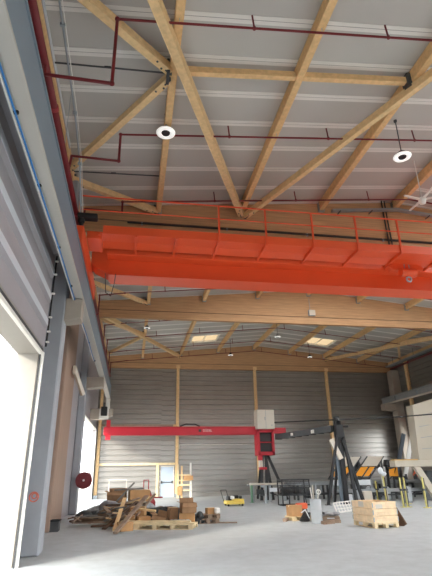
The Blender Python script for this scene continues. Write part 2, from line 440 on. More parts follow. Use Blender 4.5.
brace((XL+.35, 20.6), (P[0]-.1, B2-.1), 'short strut seen just under the crane girder, left wall side', .17, .2, .34)
brace((XL+.35, B2+.4), (P[1]-.1, B3-.1), 'long diagonal timber brace in the far bay, left wall side', .2, .24, .5)
brace((P[0]-.1, 30.5), (XL+.3, 34.9), 'short strut from first purlin to left wall in the far bay', .17, .2, .34)
brace((P[0]-.1, 30.1), (XL+.3, 26.0), 'short shaded strut behind the mid-hall beam, left wall side', .17, .2, .34)
brace((XR-.35, B2+.4), (P[5]+.1, B3-.1), 'long diagonal timber brace in the far bay, right wall side', .2, .24, .5)
brace((P[6]+.1, 30.5), (XR-.3, 34.9), 'short strut from last purlin to right wall in the far bay', .17, .2, .34)
brace((P[6]+.1, 30.1), (XR-.3, 26.0), 'short strut behind the mid-hall beam, right wall side', .17, .2, .34)
# cross strut between first and third purlin
r = thing('cross_strut', (P[1], 8.15, zr(P[1])-.3), 'flat timber strut across the ceiling between first and third purlins', 'strut')
m = MB()
for a, b in ((P[0]+.1, P[1]-.1), (P[1]+.1, P[2]-.1)):
    MB().bar((a, 8.15, zr(a)-.25), (b, 8.15, zr(b)-.25), .14, .18).build('timber_body', M['timber'], r, bevel=.008)
build_each(MB().bb(P[2]-.2, P[2]-.08, 8.03, 8.27, zr(P[2])-.5, zr(P[2])-.1).bb(P[0]-.16, P[0]-.09, 7.95, 8.35, zr(P[0])-.5, zr(P[0])-.12), 'steel_bracket', M['dark'], r)
# steel tie rods
for y, l in ((8.2, 'thin dark steel tie rod from left wall to first purlin, nearest bay'), (12.25, 'thin dark steel tie rod from left wall to first purlin, above crane end')):
    r = thing('tie_rod', (-1.0, y, 9.9), l, 'tie rod', 'steel tie rods at the left eave')
    MB().tube((XL+.15, y, zr(XL)-.1), (P[0]-.08, y, zr(P[0])-.3), .02, 8).build('rod', M['dark'], r)
    build_each(MB().tube((-1.0, y, zr(-1)-.19), (-.85, y, zr(-.85)-.195), .026, 8).bb(XL+.1, XL+.2, y-.06, y+.06, zr(XL)-.2, zr(XL)-.02), 'turnbuckle', M['black'], r)

# ------------------------------------------------------------------ wall posts, columns
for x, l in ((XL+.12, 'pale timber wall post at the left end of the back wall'), (3.4, 'pale timber wall post beside the blue back door'), (9.7, 'pale timber wall post behind the white control cabinet'), (15.9, 'pale timber wall post behind the black A-frame')):
    r = thing('wall_post', (x, B3+.12, 0), l, 'post', 'timber posts on the back wall')
    MB().bb(x-.11, x+.11, B3+.03, B3+.26, 0, ZB).build('post_body', M['timber2'], r, bevel=.01)
    MB().bb(x-.14, x+.14, B3-.0, B3+.28, 0, .25).build('base_shoe', M['steel'], r)
for y, l in ((34.4, 'pale timber wall post on the right wall above the rail, next to the corner'), (28.5, 'pale timber wall post on the right wall nearer the camera')):
    r = thing('wall_post', (XR-.14, y, 0), l, 'post', 'timber posts on the right wall')
    z0 = WZ1+.06 if WY0 < y < WY1 else 0
    MB().bb(XR-.28, XR-.055, y-.14, y+.14, z0, zr(XR)-.34).build('post_body', M['timber2'], r, bevel=.01)
    MB().bb(XR-.3, XR-.055, y-.17, y+.17, z0, z0+.2).build('base_shoe', M['steel'], r)
def column(name, x0, x1, y0, y1, z1, label, m_, corb=None, cat='column', marks=False):
    r = thing(name, ((x0+x1)/2, (y0+y1)/2, 0), label, cat)
    MB().bb(x0, x1, y0, y1, 0, z1).build('shaft', m_, r, bevel=.03)
    if corb:
        cx0, cx1, cz0, cz1 = corb
        yb0, yb1 = y0+.04, y1-.04
        zt = cz0+(cz1-cz0)*.12
        MB().prism([(cx0, yb0, cz0), (cx0, yb0, cz1), (cx1, yb0, cz1), (cx1, yb0, zt if cx1 > cx0 else zt), ], (0, yb1-yb0, 0)).build('corbel', M['conc_b'], r, bevel=.015)
    if marks:
        m = MB()
        for rr, dx, dz in ((.10, 0, 0), (.055, .01, .02)): m.torus(((x0+x1)/2+.12+dx, y0-.001, 1.22+dz), rr, .014, 'Y', 22, 6)
        m.build('paint_mark', M['mark'], r)['label'] = 'red spray paint ring'
    return r
RZ0, RZ1 = 6.15, 7.0       # left runway beam
column('concrete_column', -2.64, -1.93, 12.3, 12.9, 9.9, 'grey concrete column beside the near doorway with a red spray mark', M['concrete'], (-1.93, -1.5, 5.5, 6.14), marks=True)
column('timber_column', -2.64, -2.42, 17.0, 19.7, 9.9, 'brown timber column behind the grey concrete column on left wall', M['timber_brown'])
column('concrete_column', -2.64, -2.32, 23.7, 24.4, 9.35, 'blue grey column beside the far bright doorway, carrying the hose reel', M['concrete'], (-2.32, -1.5, 5.6, RZ0))
r = thing('runway_bracket', (-2.1, 31.2, 4.8), 'pale concrete bracket above the far bright doorway, under the runway beam end', 'bracket')
MB().prism([(-2.648, 30.9, 4.85), (-2.648, 30.9, 5.5), (-1.25, 30.9, 5.5), (-1.25, 30.9, 5.1), (-1.9, 30.9, 4.85)], (0, .6, 0)).build('block', M['conc_b'], r, bevel=.015)
MB().bb(-1.72, -1.48, 31.0, 31.4, 5.5, RZ0).build('seat_plate', M['white'], r, bevel=.01)
column('concrete_column', 21.15, XR-.06, 35.75, 36.5, 9.35, 'beige corner column where the right wall meets the back wall', M['conc_b'], (21.15, 20.15, 6.05, 6.6))

# back wall rails and door timbers
r = thing('timber_rail', (.4, YB-.12, 2.3), 'horizontal pale timber rail at door height on the back wall', 'rail')
MB().bb(XL+.25, 3.28, YB-.17, YB-.06, 2.2, 2.36).build('rail_body', M['palewood'], r, bevel=.008)
MB().bb(1.9, 2.08, YB-.17, YB-.06, 0, 2.2).build('door_stud', M['palewood'], r, bevel=.008)
r = thing('timber_rail', (.4, YB-.12, 5.05), 'thin reddish timber rail high on the back wall, above the red gantry beam', 'rail')
MB().bb(XL+.25, 3.28, YB-.15, YB-.06, 5.0, 5.1).build('rail_body', M['weathered'], r, bevel=.008)
MB().bb(3.1, 3.28, YB-.2, YB-.06, 4.4, 5.1).build('end_block', M['timber2'], r, bevel=.008)
r = thing('steel_rail', (12.5, YB-.1, 4.9), 'thin pale steel rail along the back wall above the gantry', 'rail')
MB().bb(3.5, 9.55, YB-.13, YB-.055, 4.85, 4.98).build('rail_body', M['beige'], r); MB().bb(3.6, 3.7, YB-.15, YB-.05, 4.8, 5.02).build('clip', M['steel'], r)
r = thing('steel_rail', (6.5, YB-.1, 3.6), 'thin white conduit across the lower back wall below the gantry', 'conduit')
MB().tube((3.6, YB-.1, 3.62), (9.4, YB-.1, 3.62), .03).build('tube', M['white'], r); MB().tube((3.6, YB-.1, 3.62), (3.6, YB-.1, 3.3), .028).build('drop', M['white'], r)

# ------------------------------------------------------------------ runway beams
def runway(x0, x1, y0, y1, z0, z1, label, m_, m2):
    r = thing('runway_beam', ((x0+x1)/2, (y0+y1)/2, z0), label, 'runway beam', 'crane runway beams on the side walls')
    xc = (x0+x1)/2
    MB().bb(xc-.06 if x0 > 0 else x0+.06, xc+.06 if x0 > 0 else x1-.025, y0, y1, z0+.04, z1-.04).build('web', m_, r)
    m = MB(); m.bb(x0, x1, y0, y1, z0, z0+.045); m.build('bottom_flange', m2, r)
    MB().bb(x0, x1, y0, y1, z1-.045, z1).build('top_flange', m_, r)
    MB().bb(xc-.035, xc+.035, y0, y1, z1, z1+.06).build('rail', M['steel'], r)
    m = MB(); yy = y0+1
    while yy < y1 and x0 > 0:
        m.bb(x0+.02, xc-.06, yy-.01, yy+.01, z0+.045, z1-.045); m.bb(xc+.06, x1-.02, yy-.01, yy+.01, z0+.045, z1-.045); yy += 3.0
    m.build('stiffener', m_, r)
    return r
runway(-1.73, -1.48, YF+.3, 31.5, RZ0, RZ1, 'blue grey steel runway beam along the left wall under the crane end', M['bluesteel'], M['flange'])
rw = runway(20.3, 20.7, 27.5, 36.6, 6.6, 7.1, 'grey steel runway beam along the right wall near the corner', M['grey'], M['beige'])

r = thing('blue_cable', (-1.7, 10, 6.1), 'blue cable clipped along the underside of the left runway beam', 'cable')
pts = [(-1.69+.01*math.sin(y*.9), y, RZ0-.045-.02*abs(math.sin(y*.55))) for y in [YF+1+.6*i for i in range(44)]]
MB().path(pts, .014, 6).build('cable', M['cable'], r)
MB().path([(p[0]-.035, p[1], p[2]-.005) for p in pts], .012, 6).build('cable', M['white'], r)
for yy in (5.2, 6.9, 9.2, 11.4, 13.8, 17, 20):
    MB().box((-1.70, yy, RZ0-.02), (.07, .05, .05)).build('clip', M['black'], r, bevel=.01)

# hangers: black cable with white clips on the wall edge
r = thing('clip_cable', (XI+.1, 11.05, 4.4), 'black cable with white clips running up the cladding edge beside the doorway', 'cable')
MB().path([(XI+.09, 11.02, 4.45), (XI+.1, 11.0, 5.4), (XI+.09, 11.04, 6.1), (XI+.1, 11.0, 6.75)], .022, 6).build('cable', M['black'], r)
for zz in (4.55, 4.8, 5.15, 5.75, 6.25, 6.6): MB().box((XI+.12, 10.98, zz), (.08, .05, .04)).build('clip', M['white'], r, bevel=.008)

# conduit box and fixtures on the left columns
r = thing('floodlight', (-1.95, 30.3, 5.1), 'small black floodlight on a white backing plate, below the runway beam', 'floodlight')
MB().bb(-1.98, -1.6, 30.62, 30.88, 5.05, 5.6).build('housing', M['black'], r, bevel=.03); MB().bb(-2.09, -1.5, 30.84, 30.9, 4.86, 5.5).build('back_plate', M['white'], r)
MB().tube((-1.8, 30.7, 5.6), (-1.8, 30.7, 5.85), .05).build('bracket', M['dark'], r)
r = thing('diagonal_bracket', (-2.2, 18.9, 4.8), 'pale diagonal steel bracket across the brown timber column', 'bracket')
MB().bar((-2.3, 18.6, 5.45), (-1.95, 19.0, 4.55), .12, .16).build('arm', M['beige'], r, bevel=.01); MB().bb(-2.36, -2.25, 18.5, 19.1, 5.3, 5.6).build('wall_plate', M['beige'], r)
r = thing('red_riser', (-2.56, 15.6, 0), 'short dark red vertical pipe high on the left wall before the brown column', 'pipe')
MB().tube((-2.56, 15.6, 5.3), (-2.56, 15.6, 8.8), .07, 12).build('pipe', M['pipe'], r); build_each(MB().tube((-2.56, 15.6, 5.6), (-2.56, 15.6, 5.68), .1, 12).tube((-2.56, 15.6, 7), (-2.56, 15.6, 7.08), .1, 12), 'collar', M['steel'], r)
# hose reel
r = thing('hose_reel', (-1.95, 23.5, 1.0), 'round dark red fire hose reel on the column beside the far doorway', 'hose reel')
c = Vector((-2.05, 23.45, 1.42))
m = MB(); m.torus(c, .27, .085, 'Y'); m.torus(c+Vector((0, .06, 0)), .2, .1, 'Y'); m.build('hose', M['reel'], r, smooth=True)
m = MB(); m.tube(c+Vector((0, -.08, 0)), c+Vector((0, -.06, 0)), .36, 28); m.tube(c+Vector((0, .14, 0)), c+Vector((0, .16, 0)), .36, 28); m.build('drum', M['reel'], r)
MB().tube(c+Vector((0, -.11, 0)), c+Vector((0, .26, 0)), .05, 12).build('hub', M['white'], r)
# dark socket box at the foot of the brown column
r = thing('floor_box', (-2.2, 17.4, 0), 'small dark box on the floor at the foot of the left wall', 'box')
MB().bb(-2.55, -2.15, 17.1, 17.45, 0, .3).build('body', M['dark'], r, bevel=.02); MB().bb(-2.57, -2.13, 17.08, 17.47, .3, .34).build('lid', M['black'], r)

# ------------------------------------------------------------------ orange bridge crane
G0, G1 = 13.2, 13.84
CX0, CX1 = -.95, 20.2
cr = thing('bridge_crane', (XM, 13.2, 7.06), 'long orange overhead travelling crane with a railed walkway spanning the hall', 'bridge crane')
m = MB(); m.bb(CX0, CX1, G0, G1, 7.27, 8.35)
g = m.build('main_girder', M['orange'], cr, bevel=.01)
m = MB(); m.bb(CX0+.05, CX1-.05, G0-.06, G1+.06, 7.23, 7.27); m.build('bottom_flange', M['orange'], g)
m = MB(); m.bb(CX0-.03, CX1, 12.78, G0, 7.74, 7.86); m.build('service_ledge', M['orange'], cr, bevel=.006)
m = MB(); m.bb(CX0-.3, CX1, 11.72, 12.2, 7.86, 7.9); m.build('walkway_deck', M['orange'], cr)
m = MB(); m.prism([(CX0-.3, 12.2, 7.88), (CX0-.3, 12.55, 7.80), (CX0-.3, 12.55, 7.84), (CX0-.3, 12.2, 7.92)], (CX1-CX0+.3, 0, 0)); m.build('walkway_tray', M['orange'], cr)
MB().bb(CX0-.1, CX1, 11.69, 11.72, 7.84, 8.09).build('toe_board', M['orange'], cr)
posts = [-1.15, -.15, .98, 2.2, 3.6, 5.05, 6.46, 7.87, 9.3, 10.7, 12.1]
for x in posts:
    b = MB().bb(x-.035, x+.035, 11.66, 12.8, 7.78, 7.86).build('walkway_bracket', M['orange'], cr, bevel=.004)
    if x > 2: MB().bb(x-.025, x+.025, 11.635, 11.685, 7.8, 8.97).build('railing_post', M['orange'], cr, bevel=.004)
MB().tube((-1.7, 11.66, 8.97), (posts[-1], 11.66, 8.97), .022, 8).build('top_rail', M['orange'], cr)
MB().tube((-1.7, 11.66, 8.53), (posts[-1], 11.66, 8.55), .018, 8).build('middle_rail', M['orange'], cr)
m = MB(); m.bb(-1.74, -1.46, 10.9, 15.2, 7.14, 7.62)
et = m.build('end_carriage', M['orange'], cr, bevel=.02)
for yy in (11.3, 14.8): build_each(MB().tube((-1.64, yy, 7.2), (-1.56, yy, 7.2), .14, 20), 'wheel', M['dark'], et)
m = MB(); m.prism([(-1.46, G0+.02, 7.62), (-1.46, G0+.02, 8.1), (CX0+.1, G0+.02, 8.35), (CX0+.1, G0+.02, 7.27), (-1.35, G0+.02, 7.5)], (0, .6, 0)); m.build('girder_end', M['orange'], cr)
m = MB(); m.bb(-1.48, -1.08, 11.75, 12.6, 7.70, 7.92); m.build('corner_plate', M['orange'], cr, bevel=.01)
m = MB(); m.bb(-1.72, -1.2, 11.35, 11.6, 8.12, 8.26); m.tube((-1.62, 11.45, 8.0), (-1.62, 11.45, 8.12), .1); m.bb(-1.67, -1.57, 11.4, 11.5, 7.6, 8.1); m.build('drive_motor', M['black'], cr, bevel=.02)
# trolley and hook on the near side of the girder
tr = MB(); tr.prism([(7.85, 12.45, 7.74), (8.3, 12.45, 7.95), (8.6, 12.45, 7.95), (9.1, 12.45, 7.74), (9.0, 12.45, 7.62), (7.95, 12.45, 7.62)], (0, .3, 0))
tr = tr.build('trolley', M['orange'], cr, bevel=.015)
m = MB(); m.tube((8.2, 12.4, 7.5), (8.7, 12.4, 7.5), .14, 20); m.build('hook_block', M['orange'], tr)
m = MB(); m.torus((8.45, 12.4, 7.28), .08, .028, 'Y', 18, 8); m.build('hook', M['steel'], tr, smooth=True)
m = MB(); m.tube((8.38, 12.42, 7.5), (8.38, 12.42, 7.8), .014); m.tube((8.54, 12.42, 7.5), (8.54, 12.42, 7.8), .014); m.build('rope', M['steel'], tr)
m = MB(); m.path([(-1.0, 13.0, 7.2), (-.95, 13.0, 6.6), (-.8, 13.0, 6.5), (-.72, 13.0, 6.9), (-.7, 13, 7.2)], .012, 6); m.build('supply_cable', M['dark'], cr)

# ------------------------------------------------------------------ sprinkler pipes
mx_ = -1.86; mz = 8.6
r = thing('sprinkler_main', (mx_, 14, mz), 'thick dark red sprinkler main running above the left runway beam', 'sprinkler main')
MB().tube((mx_, YF+.5, mz), (mx_, 36.4, mz), .072, 16).build('pipe', M['pipe'], r, smooth=True)
m = MB()
for yy in (1.8, 4.8, 7.8, 12.0, 17.5, 21, 27.5, 33): m.tube((mx_, yy, mz), (mx_, yy+.1, mz), .088, 16)
build_each(m, 'coupling', M['redplastic'], r)
m = MB()
for yy in (4.2, 9.3, 16, 22, 29, 34): m.bar((mx_, yy, mz+.05), (mx_, yy, zr(mx_)), .03, .01)
build_each(m, 'hanger', M['steel'], r)
def branch(y, label, x1, drop=.5, zb=None, bay=None, xh=(1.3, 4.2, 7.2, 10.2, 13.2, 16.2, 19.2), riser=True):
    """branch pipe: leaves the main, rises and follows the roof slope"""
    r = thing('sprinkler_branch', (XM, y, zr(XM)-.6), label, 'sprinkler pipe', 'dark red sprinkler branch pipes under the roof')
    x0 = -.66
    f = lambda x: zr(x)-drop
    zb = zb or mz
    pts = [(mx_, y, mz+.02), (mx_+.04, y, zb+.03), (x0, y, zb), (x0, y, f(x0))] if riser else [(mx_, y, mz+.02), (mx_, y, f(mx_)-.05), (x0, y, f(x0))]
    MB().path(pts, .032, 8).ball(pts[-2], .05).ball(pts[-1], .05).build('riser', M['pipe'], r)
    pp = [(x0, y, f(x0)), (min(x1, XM), y, f(min(x1, XM)))]
    if x1 > XM: pp.append((x1, y, f(x1)))
    MB().path(pp, .026, 8).build('pipe', M['pipe'], r)
    for x in xh:
        if x < x1: MB().tube((x, y, f(x)), (x-.03, y, f(x)+.36), .02, 8).tube((x, y, f(x)-.03), (x, y, f(x)+.03), .036, 8).build('sprinkler_head', M['pipe'], r)
    m = MB()
    for x in P:
        if x < x1: m.bar((x, y, f(x)), (x, y, zr(x)-.35), .02, .008)
    build_each(m, 'hanger', M['steel'], r)
branch(6.72, 'dark red sprinkler branch nearest the camera, highest in view', 9.2, zb=8.3, xh=(2.1, 5.15, 8))
branch(10.1, 'dark red sprinkler branch past the ring lamp, middle of the nearest bay', 10.2, zb=9.1, xh=(2.25, 5.15, 7.9))
branch(13.4, 'dark red sprinkler branch just above the crane walkway railing', 12, zb=9.55, xh=(2.4, 5.3, 8.1))
branch(17.6, 'dark red sprinkler branch in the middle bay nearest the crane', 14, riser=False)
branch(21.8, 'dark red sprinkler branch just in front of the mid-hall beam', 17, riser=False)
branch(26.8, 'dark red sprinkler branch just behind the mid-hall beam', 19.5, riser=False)
branch(30.1, 'dark red sprinkler branch in the middle of the far bay', 20.5, riser=False)
branch(33.6, 'dark red sprinkler branch under the two skylights', 20.8, riser=False)
branch(36.3, 'dark red sprinkler branch along the back wall beam', 21, drop=.62, riser=False)
r = thing('sprinkler_main', (20.9, 31, 8.9), 'dark red sprinkler main high along the right wall', 'sprinkler main')
MB().tube((21.45, 22, 9.55), (21.45, 36.3, 9.55), .07, 14).build('pipe', M['pipe'], r, smooth=True)
m = MB(); [m.tube((21.45, yy, 9.55), (21.45, yy+.1, 9.55), .088, 14) for yy in (25.5, 29.5, 33.5)]; build_each(m, 'coupling', M['redplastic'], r)
r = thing('cable_tray', (20.9, 31, 9.1), 'grey perforated cable tray high along the right wall', 'cable tray')
MB().bb(20.85, 21.2, 24.5, 36.0, 9.62, 9.65).bb(20.85, 20.87, 24.5, 36.0, 9.62, 9.72).bb(21.18, 21.2, 24.5, 36.0, 9.62, 9.72).build('tray', M['grey'], r)
m = MB(); [m.bar((21.0, yy, 9.65), (21.0, yy, zr(21)-.02), .03, .02) for yy in (26, 29, 32, 35)]; build_each(m, 'hanger', M['dark'], r)

# conduits on the beam behind the crane
r = thing('beam_conduit', (6, B1-.05, 9.55), 'thin black conduit along the face of the beam behind the crane', 'conduit')
MB().tube((-.5, B1-.05, 9.72), (14, B1-.05, 9.72), .03, 8).build('conduit', M['black'], r)
m = MB(); [m.box((x, B1-.03, 9.72), (.05, .06, .1)) for x in (0, 3, 6, 9, 12)]; build_each(m, 'clip', M['steel'], r)
r = thing('cable_bundle', (8.9, B1-.1, 9.4), 'pair of black cables hanging down the beam face above the crane railing', 'cable')
for dx in (0, .12): MB().path([(9.15+dx, B1-.12, zr(9.2)-.02), (9.18+dx, B1-.08, 10.6), (9.22+dx, B1-.06, 9.5)], .028, 6).build('cable', M['black'], r)
r = thing('cable_tray', (9.4, B1-.3, 10.5), 'pale steel cable tray along the top of the beam behind the crane', 'cable tray')
m = MB()
m.prism([(7.0, B1-.3, zr(7.0)-.52), (XM, B1-.3, zr(XM)-.52), (XM, B1-.3, zr(XM)-.44), (7.0, B1-.3, zr(7.0)-.44)], (0, .16, 0)); m.prism([(XM, B1-.3, zr(XM)-.52), (13, B1-.3, zr(13)-.52), (13, B1-.3, zr(13)-.44), (XM, B1-.3, zr(XM)-.44)], (0, .16, 0))
m.build('tray', M['steel'], r)
m = MB(); [m.bb(x-.02, x+.02, B1-.3, B1, zr(x)-.54, zr(x)-.52) for x in (7.3, 8.6, 11, 12.5)]; build_each(m, 'bracket', M['dark'], r)

# conduit dropping from the roof to the crane motor
r = thing('supply_conduit', (-1.3, 9, 8.6), 'thin silvery supply cable slanting from the roof down to the crane motor', 'cable')
pts = [(-1.70, 4.0, 9.95), (-1.72, 7, 9.92), (-1.72, 9.3, 9.8), (-1.70, 10.7, 9.35), (-1.66, 11.5, 8.32)]
MB().path(pts, .022, 8).build('cable', M['steel'], r); MB().path([(p[0]+.05, p[1], p[2]+.02) for p in pts], .01, 6).build('cable', M['white'], r)
m = MB(); [m.box(p, (.1, .05, .07)) for p in pts[1:4]]; build_each(m, 'clip', M['steel'], r)

# ------------------------------------------------------------------ lamps, fan, fixtures
def ring_lamp(x, y, z, label, rad=.25):
    r = thing('ring_lamp', (x, y, z), label, 'lamp', 'round pendant high-bay lamps')
    m = MB(); m.torus((x, y, z), rad*.72, rad*.28, 'Z', 32, 10); d = m.build('diffuser', M['lamp'], r, smooth=True)
    for v in d.data.vertices: v.co.z *= .45
    MB().lathe((x, y, z-.03), [(rad*.42, 0), (rad*.5, .06), (rad*.5, .16), (.06, .2)], 20).build('heat_sink', M['black'], r)
    MB().tube((x, y, z+.15), (x, y, zr(x)), .014, 8).tube((x, y, zr(x)-.05), (x, y, zr(x)), .05, 10).build('suspension_rod', M['dark'], r)
ring_lamp(.5, 9.85, 9.93, 'white ring pendant lamp under the first purlin, nearest bay')
ring_lamp(7.2, 9.85, 9.93, 'white ring pendant lamp hanging on a rod near the right edge')
ring_lamp(9.3, 29.0, 10.0, 'small ring pendant lamp hanging below the ridge in the far bay', .22)
ring_lamp(7.2, 34.5, 10.0, 'small ring pendant lamp near back wall, left of the ridge', .2)
ring_lamp(13.6, 34.5, 10.0, 'small ring pendant lamp near back wall, right of the ridge', .2)
ring_lamp(.6, 27.6, 9.9, 'small ring pendant lamp under first purlin in the far bay', .2)
fx, fy, fz = 9.0, 11.75, 9.85
r = thing('ceiling_fan', (fx, fy, fz), 'white ceiling fan with long thin blades above the crane, right edge', 'ceiling fan')
MB().lathe((fx, fy, fz-.16), [(.05, 0), (.1, .03), (.12, .12), (.12, .2), (.05, .26)], 18).build('hub', M['white'], r, smooth=True)
MB().tube((fx, fy, fz+.1), (fx, fy, zr(fx)), .016, 10).build('downrod', M['white'], r)
for a in (190, 330, 90, 265):
    d = Vector((math.cos(R(a)), math.sin(R(a)), 0)); s = Vector((-d.y, d.x, 0)); c = Vector((fx, fy, fz))
    m = MB(); p = [c+d*.1-s*.05, c+d*.1+s*.05, c+d*.72+s*.035+Vector((0, 0, .02)), c+d*.72-s*.035+Vector((0, 0, .02))]
    m.prism(p, (0, 0, .025)); m.build('blade', M['white'], r)
r = thing('junction_box', (9.75, B2-.1, 9.95), 'pale grey junction box on the face of the mid-hall beam', 'junction box')
MB().bb(9.6, 10.0, B2-.14, B2, 9.85, 10.2).build('box', M['grey'], r, bevel=.02); MB().tube((9.7, B2-.07, 10.2), (9.7, B2-.07, 10.9), .015).build('conduit', M['steel'], r); MB().bb(9.62, 9.98, B2-.16, B2-.14, 9.87, 10.18).build('lid', M['beige'], r)

# ------------------------------------------------------------------ red gantry on a black stand
gy = 31.0
r = thing('gantry', (9.0, gy, 0), 'red gantry beam with a red head on black legs before the back wall', 'gantry')
m = MB(); m.bb(-1.75, 8.1, gy-.15, gy+.15, 3.92, 4.36); b = m.build('gantry_beam', M['red'], r, bevel=.02)
MB().bb(-1.7, 8.1, gy-.2, gy+.2, 3.88, 3.92).bb(-1.7, 8.1, gy-.2, gy+.2, 4.36, 4.40).build('flange', M['red'], b)
MB().bb(-1.62, -1.32, gy-.1, gy+.1, 3.62, 3.88).bb(-1.6, -1.36, gy-.12, gy+.12, 4.4, 4.8).build('end_stop', M['red'], b)
cu = bpy.data.curves.new('lettering', 'FONT'); cu.body = 'GÜDEL'; cu.size = .19; cu.extrude = .004; cu.align_x = 'LEFT'
tmp = bpy.data.objects.new('lettering_curve', cu); COL.objects.link(tmp); bpy.context.view_layer.update()
me = bpy.data.meshes.new_from_object(tmp.evaluated_get(bpy.context.evaluated_depsgraph_get())); bpy.data.objects.remove(tmp); bpy.data.curves.remove(cu)
me.materials.clear(); me.materials.append(M['white'])
lo = bpy.data.objects.new('lettering', me); COL.objects.link(lo)
lo.parent = b; lo.location = Vector((4.47, gy-.157, 4.09))-wpos(b); lo.rotation_euler = (R(90), 0, 0); lo['label'] = 'white lettering on the red beam'
MB().bb(4.2, 4.38, gy-.157, gy-.15, 4.07, 4.23).build('emblem', M['black'], b)
m = MB()
for x0, x1, z0, z1 in ((8.0, 8.14, 2.6, 4.2), (8.95, 9.1, 2.6, 4.2), (8.0, 9.1, 2.6, 2.82), (8.0, 9.1, 4.0, 4.2), (8.0, 9.1, 3.36, 3.42)): m.bb(x0, x1, gy-.5, gy-.35, z0, z1)
m.bb(8.0, 9.1, gy+.2, gy+.4, 2.6, 4.2); m.bb(8.0, 9.1, gy-.35, gy+.4, 4.1, 4.2); m.bb(8.0, 8.06, gy-.4, gy+.3, 2.6, 4.2); m.bb(9.04, 9.1, gy-.4, gy+.3, 2.6, 4.2)
m.build('head_frame', M['red'], r, bevel=.01)
MB().bb(8.14, 8.95, gy-.34, gy-.3, 2.8, 4.02).build('dark_screen', M['black'], r)
MB().bb(9.1, 10.05, gy-.15, gy+.15, 3.95, 4.32).build('tail_beam', M['red'], r, bevel=.03)
c = MB().bb(7.96, 9.12, gy-.7, gy+.1, 4.2, 5.42).build('control_cabinet', M['beige'], r, bevel=.015)
c['label'] = 'beige control cabinet'
MB().bb(8.53, 8.55, gy-.715, gy-.7, 4.24, 5.38).bb(8.46, 8.50, gy-.73, gy-.7, 4.75, 4.95).bb(8.9, 8.97, gy-.72, gy-.7, 4.4, 4.46).build('door_seam', M['grey'], c)
for (xa, ya), (xb, yb) in (((8.35, gy-.1), (7.95, gy-.9)), ((8.35, gy+.1), (8.2, gy+1.0)), ((8.7, gy-.1), (9.6, gy-.9)), ((8.65, gy+.1), (8.8, gy+1.0)), ((8.5, gy-.3), (8.75, gy-.7)), ((8.55, gy-.3), (8.35, gy-.8))):
    MB().bar((xa, ya, 2.62), (xb, yb, 0.01), .13, .13, (0, 1, 0)).build('leg', M['black'], r, bevel=.01)
MB().bb(8.0, 8.25, gy-.5, gy-.2, 2.3, 2.6).bb(8.05, 8.5, gy-.55, gy-.2, 1.75, 1.9).build('gearbox', M['red'], r, bevel=.02)
MB().bb(8.05, 8.25, gy-.5, gy-.2, 1.9, 2.3).build('tool_arm', M['beige'], r, bevel=.02)
m = MB(); m.path([(4.3, gy-.05, 4.42), (4.0, gy-.05, 4.55), (3.4, gy-.05, 4.56), (3.0, gy-.05, 4.42)], .04, 8); m.build('supply_hose', M['black'], b)

# black A-frame with mast
ty = 24.9
r = thing('a_frame', (11.2, ty, 0), 'tall black steel A-frame mast standing behind the wooden crate', 'mast')
MB().bb(11.0, 11.22, ty-.1, ty+.12, 0, 4.25).build('mast', M['black'], r, bevel=.01)
MB().bb(10.9, 11.12, ty+.13, ty+.35, 0, 2.6).build('mast', M['bluesteel'], r, bevel=.01)['label'] = 'blue grey mast tube'
MB().bar((10.9, ty-.15, 3.4), (10.05, ty-.1, .01), .13, .13, (0, 1, 0)).build('leg', M['black'], r, bevel=.008)
MB().bar((11.15, ty-.15, 3.2), (12.25, ty+.4, .01), .15, .15, (0, 1, 0)).build('leg', M['black'], r, bevel=.008)
MB().bar((11.25, ty+.0, 3.9), (11.45, ty-.5, .01), .12, .12, (0, 1, 0)).build('leg', M['black'], r, bevel=.008)
MB().bar((11.15, ty+.1, 3.9), (10.95, ty+1.2, .01), .12, .12, (0, 1, 0)).build('leg', M['black'], r, bevel=.008)
MB().bb(10.88, 11.3, ty-.16, ty+.16, 3.3, 3.95).bb(10.9, 11.15, ty-.1, ty+.1, 3.95, 4.4).bb(11.4, 11.65, ty-.05, ty+.05, 3.82, 3.92).build('head_plate', M['black'], r, bevel=.01)
MB().bar((10.55, ty-.1, 3.2), (11.0, ty-.12, 2.2), .12, .25).build('beige_plate', M['beige'], r)
m = MB()
for xx, yy in ((10.05, ty-.1), (12.25, ty+.4), (11.45, ty-.5), (10.95, ty+1.2)): m.bb(xx-.14, xx+.14, yy-.14, yy+.14, 0, .025)
build_each(m, 'foot_plate', M['black'], r)
# linking truss beam from gantry head to mast
r = thing('link_beam', (10.2, 28, 3.7), 'dark grey sloping beam linking the red gantry head to the black mast', 'beam')
a, b = Vector((9.3, gy-.4, 3.72)), Vector((10.85, ty+.2, 3.78))
MB().bar(a, b, .22, .3).build('beam_body', M['dark'], r, bevel=.015)
m = MB(); d = (b-a)
for k in range(8): m.box(a+d*(k+.5)/8+Vector((0, 0, -.17)), (.3, .1, .05))
build_each(m, 'clamp', M['black'], r)
build_each(MB().box(a+d*.35+Vector((-.16, 0, 0)), (.12, .16, .16)).box(a+d*.72+Vector((-.16, 0, -.02)), (.1, .3, .2)), 'sensor_box', M['white'], r, bevel=.01)
r = thing('overhead_cable', (13.5, 25, 4.2), 'thin black overhead cable tube from the gantry cabinet past the mast to the right', 'cable')
MB().path([(9.1, gy-.5, 4.62), (11.08, ty-.12, 4.22), (14.5, 24.2, 4.32), (18.5, 23.6, 4.58)], .035, 8).build('tube', M['black'], r)
build_each(MB().box((11.08, ty-.12, 4.22), (.12, .1, .12)).box((14.5, 24.2, 4.32), (.1, .1, .1)), 'clamp', M['dark'], r)

